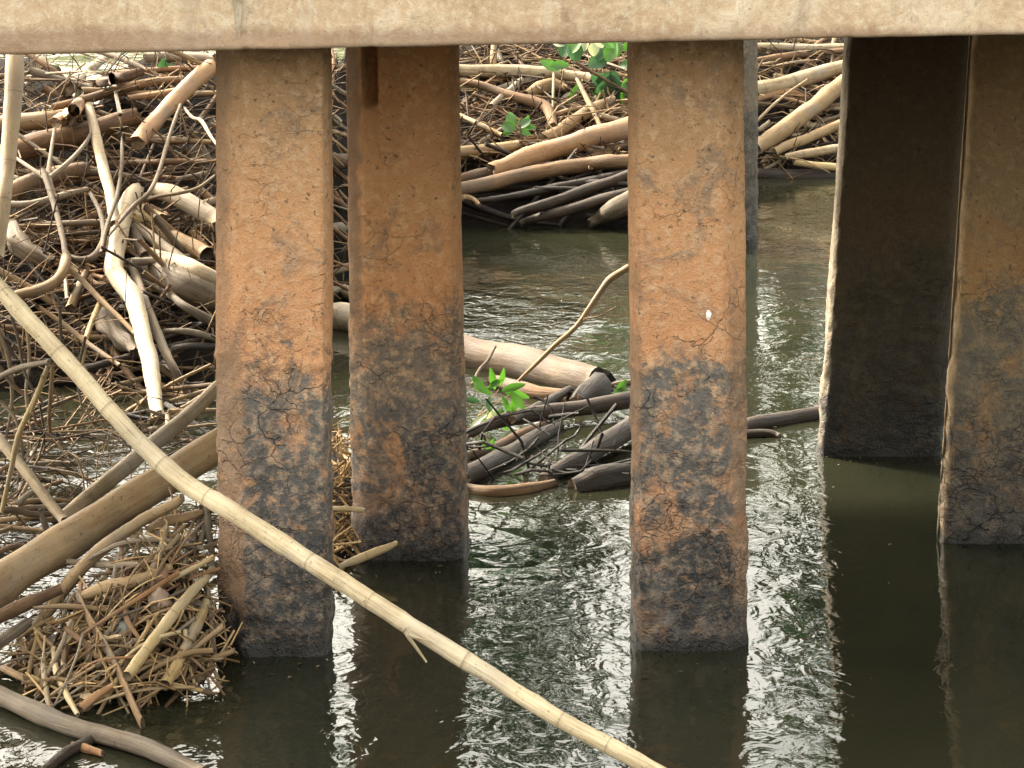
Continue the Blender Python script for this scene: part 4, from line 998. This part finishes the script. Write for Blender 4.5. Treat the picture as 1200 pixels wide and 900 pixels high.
# a few things lying in the litter
def stone(label, px, py, off, rx, ry, col, fn=mound_z):
    c = surf(px, py, off, fn)
    rx = rx * c.y / F; ry = ry * c.y / F
    m = MB(); nu, nv = 12, 8; sd = random.uniform(0, 40)
    for j in range(nv + 1):
        th = math.pi * j / nv
        for i in range(nu):
            ph = 2 * math.pi * i / nu
            u = Vector((math.sin(th) * math.cos(ph), math.sin(th) * math.sin(ph), math.cos(th)))
            r = 1 + .30 * nz(u.x * 1.5 + sd, u.y * 1.5, u.z * 1.5) + .22 * nz(u.x * 4 + sd, u.y * 4, u.z * 4)
            m.v.append(c + Vector((u.x * rx * r, u.y * rx * .8 * r, u.z * ry * r)))
    for j in range(nv):
        for i in range(nu):
            a = j * nu + i; b = j * nu + (i + 1) % nu
            m.face((a, a + nu, b + nu, b), ((0, 0), (1, 0), (1, 1), (0, 1)))
    k = NT('river_stone'); v = k.n('ShaderNodeTexCoord').outputs['Object']
    k.l(k.ramp(k.noise(v, 25, 5, .65), [(.35, tuple(x * .6 for x in col)), (.62, col)]), k.b.inputs['Base Color'])
    k.b.inputs['Roughness'].default_value = .7
    k.l(k.bump(k.noise(v, 60, 4, .6), .5, .01), k.b.inputs['Normal'])
    tag(m.build('stone', [k.m], origin=c.copy()), label, 'stone')
stone('rounded pinkish stone in the middle of the leaf litter', 188, 708, .03, 15, 17, (0.21, 0.145, 0.1))
stone('small grey-green stone below the stout tan root', 146, 738, .02, 13, 9, (0.13, 0.13, 0.105))
stone('reddish brown lump above the rounded pinkish stone', 188, 680, .03, 13, 12, (0.17, 0.085, 0.05))

# ------------------------------------------------------------------ plants
def leaf_mesh(w=.5):
    m = MB()
    N = 6; s = 0
    for i in range(N + 1):
        t = i / N
        hw = w * math.sin(math.pi * min(1, t * .92 + .04)) ** .8 * .5 * (1.0 if t < .5 else 1 - .25 * (t - .5))
        z = -.25 * t * t
        m.v += [Vector((-hw, t, z + hw * .35)), Vector((0, t, z)), Vector((hw, t, z + hw * .35))]
    for i in range(N):
        a = i * 3
        m.face((a, a + 1, a + 4, a + 3), ((0, 0), (.5, 0), (.5, 1), (0, 1)))
        m.face((a + 1, a + 2, a + 5, a + 4), ((.5, 0), (1, 0), (1, 1), (.5, 1)))
    return m
LEAF = {}
for key in ('leaf', 'leaf_dark', 'leaf_dry'):
    for w in (.34, .55, .75):
        LEAF[(key, w)] = leaf_mesh(w).mesh('leaf', [M[key]])

def plant(label, root_px, stems, leaves, d, cat='plant'):
    """stems: pixel polylines; leaves: (px, py, length px, angle deg in the picture, width key, material)"""
    r = bpy.data.objects.new('green_shoot', None)
    r.location = P(*root_px, d); COL.objects.link(r)
    tag(r, label, cat)
    for st in stems:
        m = MB(); q, pp = spline([P(x, y, d + random.uniform(-.02, .02)) for x, y in st], .03)
        m.tube(q, [.004 * (1 - .5 * t) for t in pp], 5)
        m.build('stem', [M['tan'], M['tan']], r, origin=q[0].copy())
    for (x, y, L, ang, w, mt) in leaves:
        o = bpy.data.objects.new('leaf', LEAF[(mt, w)])
        COL.objects.link(o); o.parent = r
        dd = d - random.uniform(.0, .12)
        o.location = P(x, y, dd) - r.location
        s = L * dd / F
        a = R(ang)
        yv = Vector((math.cos(a), random.uniform(-.45, .2), math.sin(a))).normalized()
        zv = Vector((random.gauss(0, .35), -1, random.uniform(.2, 1.0)))
        zv = (zv - yv * zv.dot(yv)).normalized()
        xv = yv.cross(zv)
        mm = Matrix((xv, yv, zv)).transposed().to_4x4()
        o.rotation_euler = mm.to_euler()
        o.scale = (s, s, s)
    return r
dd = surf(700, 90).y - .4
plant('leafy green shoot hanging under the beam beside the brightest pile', (706, 150),
      [[(704, 150), (694, 125), (682, 100), (668, 76), (650, 56)], [(694, 125), (712, 100), (728, 70)], [(684, 100), (705, 80), (716, 56)]],
      [(658, 66, 26, 70, .75, 'leaf_dark'), (668, 62, 22, 60, .75, 'leaf'), (655, 82, 24, 150, .55, 'leaf'), (645, 78, 22, 10, .55, 'leaf'),
       (690, 78, 26, 30, .75, 'leaf_dark'), (676, 72, 26, 100, .75, 'leaf_dark'), (700, 70, 24, 60, .75, 'leaf_dark'), (684, 60, 16, 80, .75, 'leaf_dry'), (696, 66, 18, 90, .75, 'leaf_dry'),
       (712, 72, 24, 70, .75, 'leaf'), (724, 66, 22, 100, .75, 'leaf'), (732, 60, 20, 60, .55, 'leaf'), (718, 88, 40, -100, .75, 'leaf_dark'), (722, 84, 44, -118, .75, 'leaf_dark'),
       (712, 92, 34, -95, .75, 'leaf_dark'), (728, 96, 36, -75, .55, 'leaf'), (734, 92, 34, -88, .55, 'leaf'), (726, 78, 24, 20, .55, 'leaf'), (705, 106, 22, -130, .55, 'leaf'),
       (682, 96, 30, -125, .34, 'leaf'), (668, 108, 20, -135, .34, 'leaf_dry'), (656, 134, 24, -125, .55, 'leaf_dry'), (720, 56, 18, 150, .55, 'leaf'), (706, 56, 18, 120, .75, 'leaf_dry'), (738, 80, 20, -40, .55, 'leaf_dry'),
       (664, 52, 18, 170, .55, 'leaf_dry'), (692, 90, 22, -20, .75, 'leaf_dark'), (710, 118, 22, -110, .55, 'leaf_dark')], dd)
dd = surf(605, 150).y - .3
plant('small bright green sprig in the driftwood behind the middle gap', (606, 156), [[(606, 156), (604, 148), (600, 142)], [(606, 156), (616, 148)]],
      [(604, 152, 18, 160, .75, 'leaf'), (602, 148, 18, 110, .75, 'leaf'), (607, 150, 18, 40, .75, 'leaf'), (612, 150, 16, 10, .55, 'leaf'), (600, 154, 14, -160, .55, 'leaf'), (608, 152, 15, -20, .55, 'leaf'), (614, 146, 12, 60, .55, 'leaf')], dd)
plant('green leafy shoot growing in front of the big dull tan log', (558, 500),
      [[(556, 505), (560, 488), (575, 470), (585, 456)], [(560, 488), (572, 480), (598, 462)]],
      [(576, 462, 26, 150, .34, 'leaf'), (580, 456, 26, 100, .34, 'leaf'), (585, 452, 22, 70, .34, 'leaf'), (588, 458, 28, 20, .34, 'leaf'), (592, 460, 30, -10, .34, 'leaf'), (598, 458, 28, -50, .34, 'leaf'),
       (588, 464, 26, -60, .34, 'leaf'), (575, 465, 22, -100, .55, 'leaf_dark'), (566, 460, 22, 120, .55, 'leaf'), (562, 470, 20, 170, .34, 'leaf_dark'), (575, 480, 28, -130, .34, 'leaf_dry'), (580, 478, 30, -110, .34, 'leaf_dry'),
       (590, 480, 26, -130, .55, 'leaf'), (585, 484, 22, -60, .55, 'leaf'), (568, 490, 22, -100, .55, 'leaf'), (572, 455, 20, 40, .34, 'leaf'), (570, 486, 26, -150, .34, 'leaf_dry'), (600, 466, 22, -80, .34, 'leaf'), (580, 492, 16, -20, .55, 'leaf')], dwater(500) - .1)
plant('tiny green tuft between the sunken wet logs', (572, 528), [[(572, 530), (572, 522)]],
      [(572, 526, 13, 120, .55, 'leaf'), (573, 526, 13, 60, .55, 'leaf'), (570, 528, 12, -170, .55, 'leaf'), (576, 528, 12, 0, .55, 'leaf')], dwater(530) - .1)
plant('green leaves pressed against the brightest pile beside the rotten knot', (722, 468), [[(720, 470), (725, 460), (735, 455)]],
      [(718, 462, 18, 30, .55, 'leaf'), (724, 460, 18, 60, .55, 'leaf'), (730, 464, 18, -20, .55, 'leaf'), (722, 466, 16, -30, .55, 'leaf')], dwater(474) - .1)
dd = surf(190, 84).y - .1
plant('blurred green sprig at the raft top under the beam', (190, 90), [[(190, 92), (191, 82)]],
      [(188, 86, 16, 160, .75, 'leaf_dark'), (190, 84, 16, 80, .75, 'leaf_dark'), (193, 86, 16, 20, .75, 'leaf_dark'), (196, 84, 12, 60, .55, 'leaf_dark')], dd)

# ------------------------------------------------------------------ trees on the far bank, mirrored in the water
def far_tree(label, x, y, h, rad, nleaf, seed):
    rnd = random.Random(seed)
    r = bpy.data.objects.new('riverside_tree', None); r.location = (x, y, 0); COL.objects.link(r)
    tag(r, label, 'tree', 'trees beyond the raft, mirrored in the water')
    m = MB()
    top = Vector((rnd.uniform(-.5, .5), 0, h * .8))
    q, pp = spline([Vector((0, 0, -.6)), Vector((rnd.uniform(-.3, .3), 0, h * .35)), top], .6)
    m.tube(q, [.22 * (1 - .8 * t) + .03 for t in pp], 8, .1)
    blobs = []
    for i in range(16):
        t = rnd.uniform(.22, .95)
        a = rnd.uniform(0, 6.28)
        b = q[int(t * (len(q) - 1))]
        e = b + Vector((math.cos(a) * rad * rnd.uniform(.4, 1), math.sin(a) * rad * rnd.uniform(.4, 1), rnd.uniform(.3, .22 * h)))
        lq, lp = spline([b, b.lerp(e, .5) + Vector((0, 0, .3)), e], .5)
        m.tube(lq, [.07 * (1 - .8 * u) + .01 for u in lp], 5)
        blobs.append((e, rnd.uniform(.5, 1.1)))
    tr = m.build('trunk', [M['brown'], M['brown']], r, origin=Vector((x, y, 0)) * 0)
    tr.location = (0, 0, 0)
    c = MB()
    for _ in range(nleaf):
        e, br = rnd.choice(blobs)
        u = Vector((rnd.gauss(0, 1), rnd.gauss(0, 1), rnd.gauss(0, .7))) * (br * .55)
        p = e + u; L = rnd.uniform(.10, .22)
        ax = Vector((rnd.gauss(0, 1), rnd.gauss(0, 1), rnd.gauss(0, 1))).normalized()
        bx = ax.orthogonal().normalized()
        s0 = len(c.v)
        c.v += [p - ax * L, p + bx * L * .5, p + ax * L, p - bx * L * .5]
        c.face((s0, s0 + 1, s0 + 2, s0 + 3), ((0, 0), (1, 0), (1, 1), (0, 1)))
    cr = c.build('crown', [M['leaf_dark']], r); cr.location = (0, 0, 0)
for i, (x, y, h, rad, n) in enumerate([(-.9, 33, 12, 1.5, 3000), (1.2, 36, 12.5, 1.2, 1900), (3.7, 33, 11.5, 1.4, 2400), (6.6, 34, 13.0, 2.0, 3600), (10, 35, 14, 2.4, 4200), (14, 34, 14, 2.6, 4200)]):
    far_tree(['narrow tree beyond the raft behind the slit pile', 'thinnest tree beyond the raft', 'slender open tree beyond the raft', 'full leafy tree beyond the raft', 'broad dense tree beyond the raft', 'outermost spreading tree beyond the raft'][i] + ', seen only mirrored in the water', x, y, h, rad, n, i + 3)
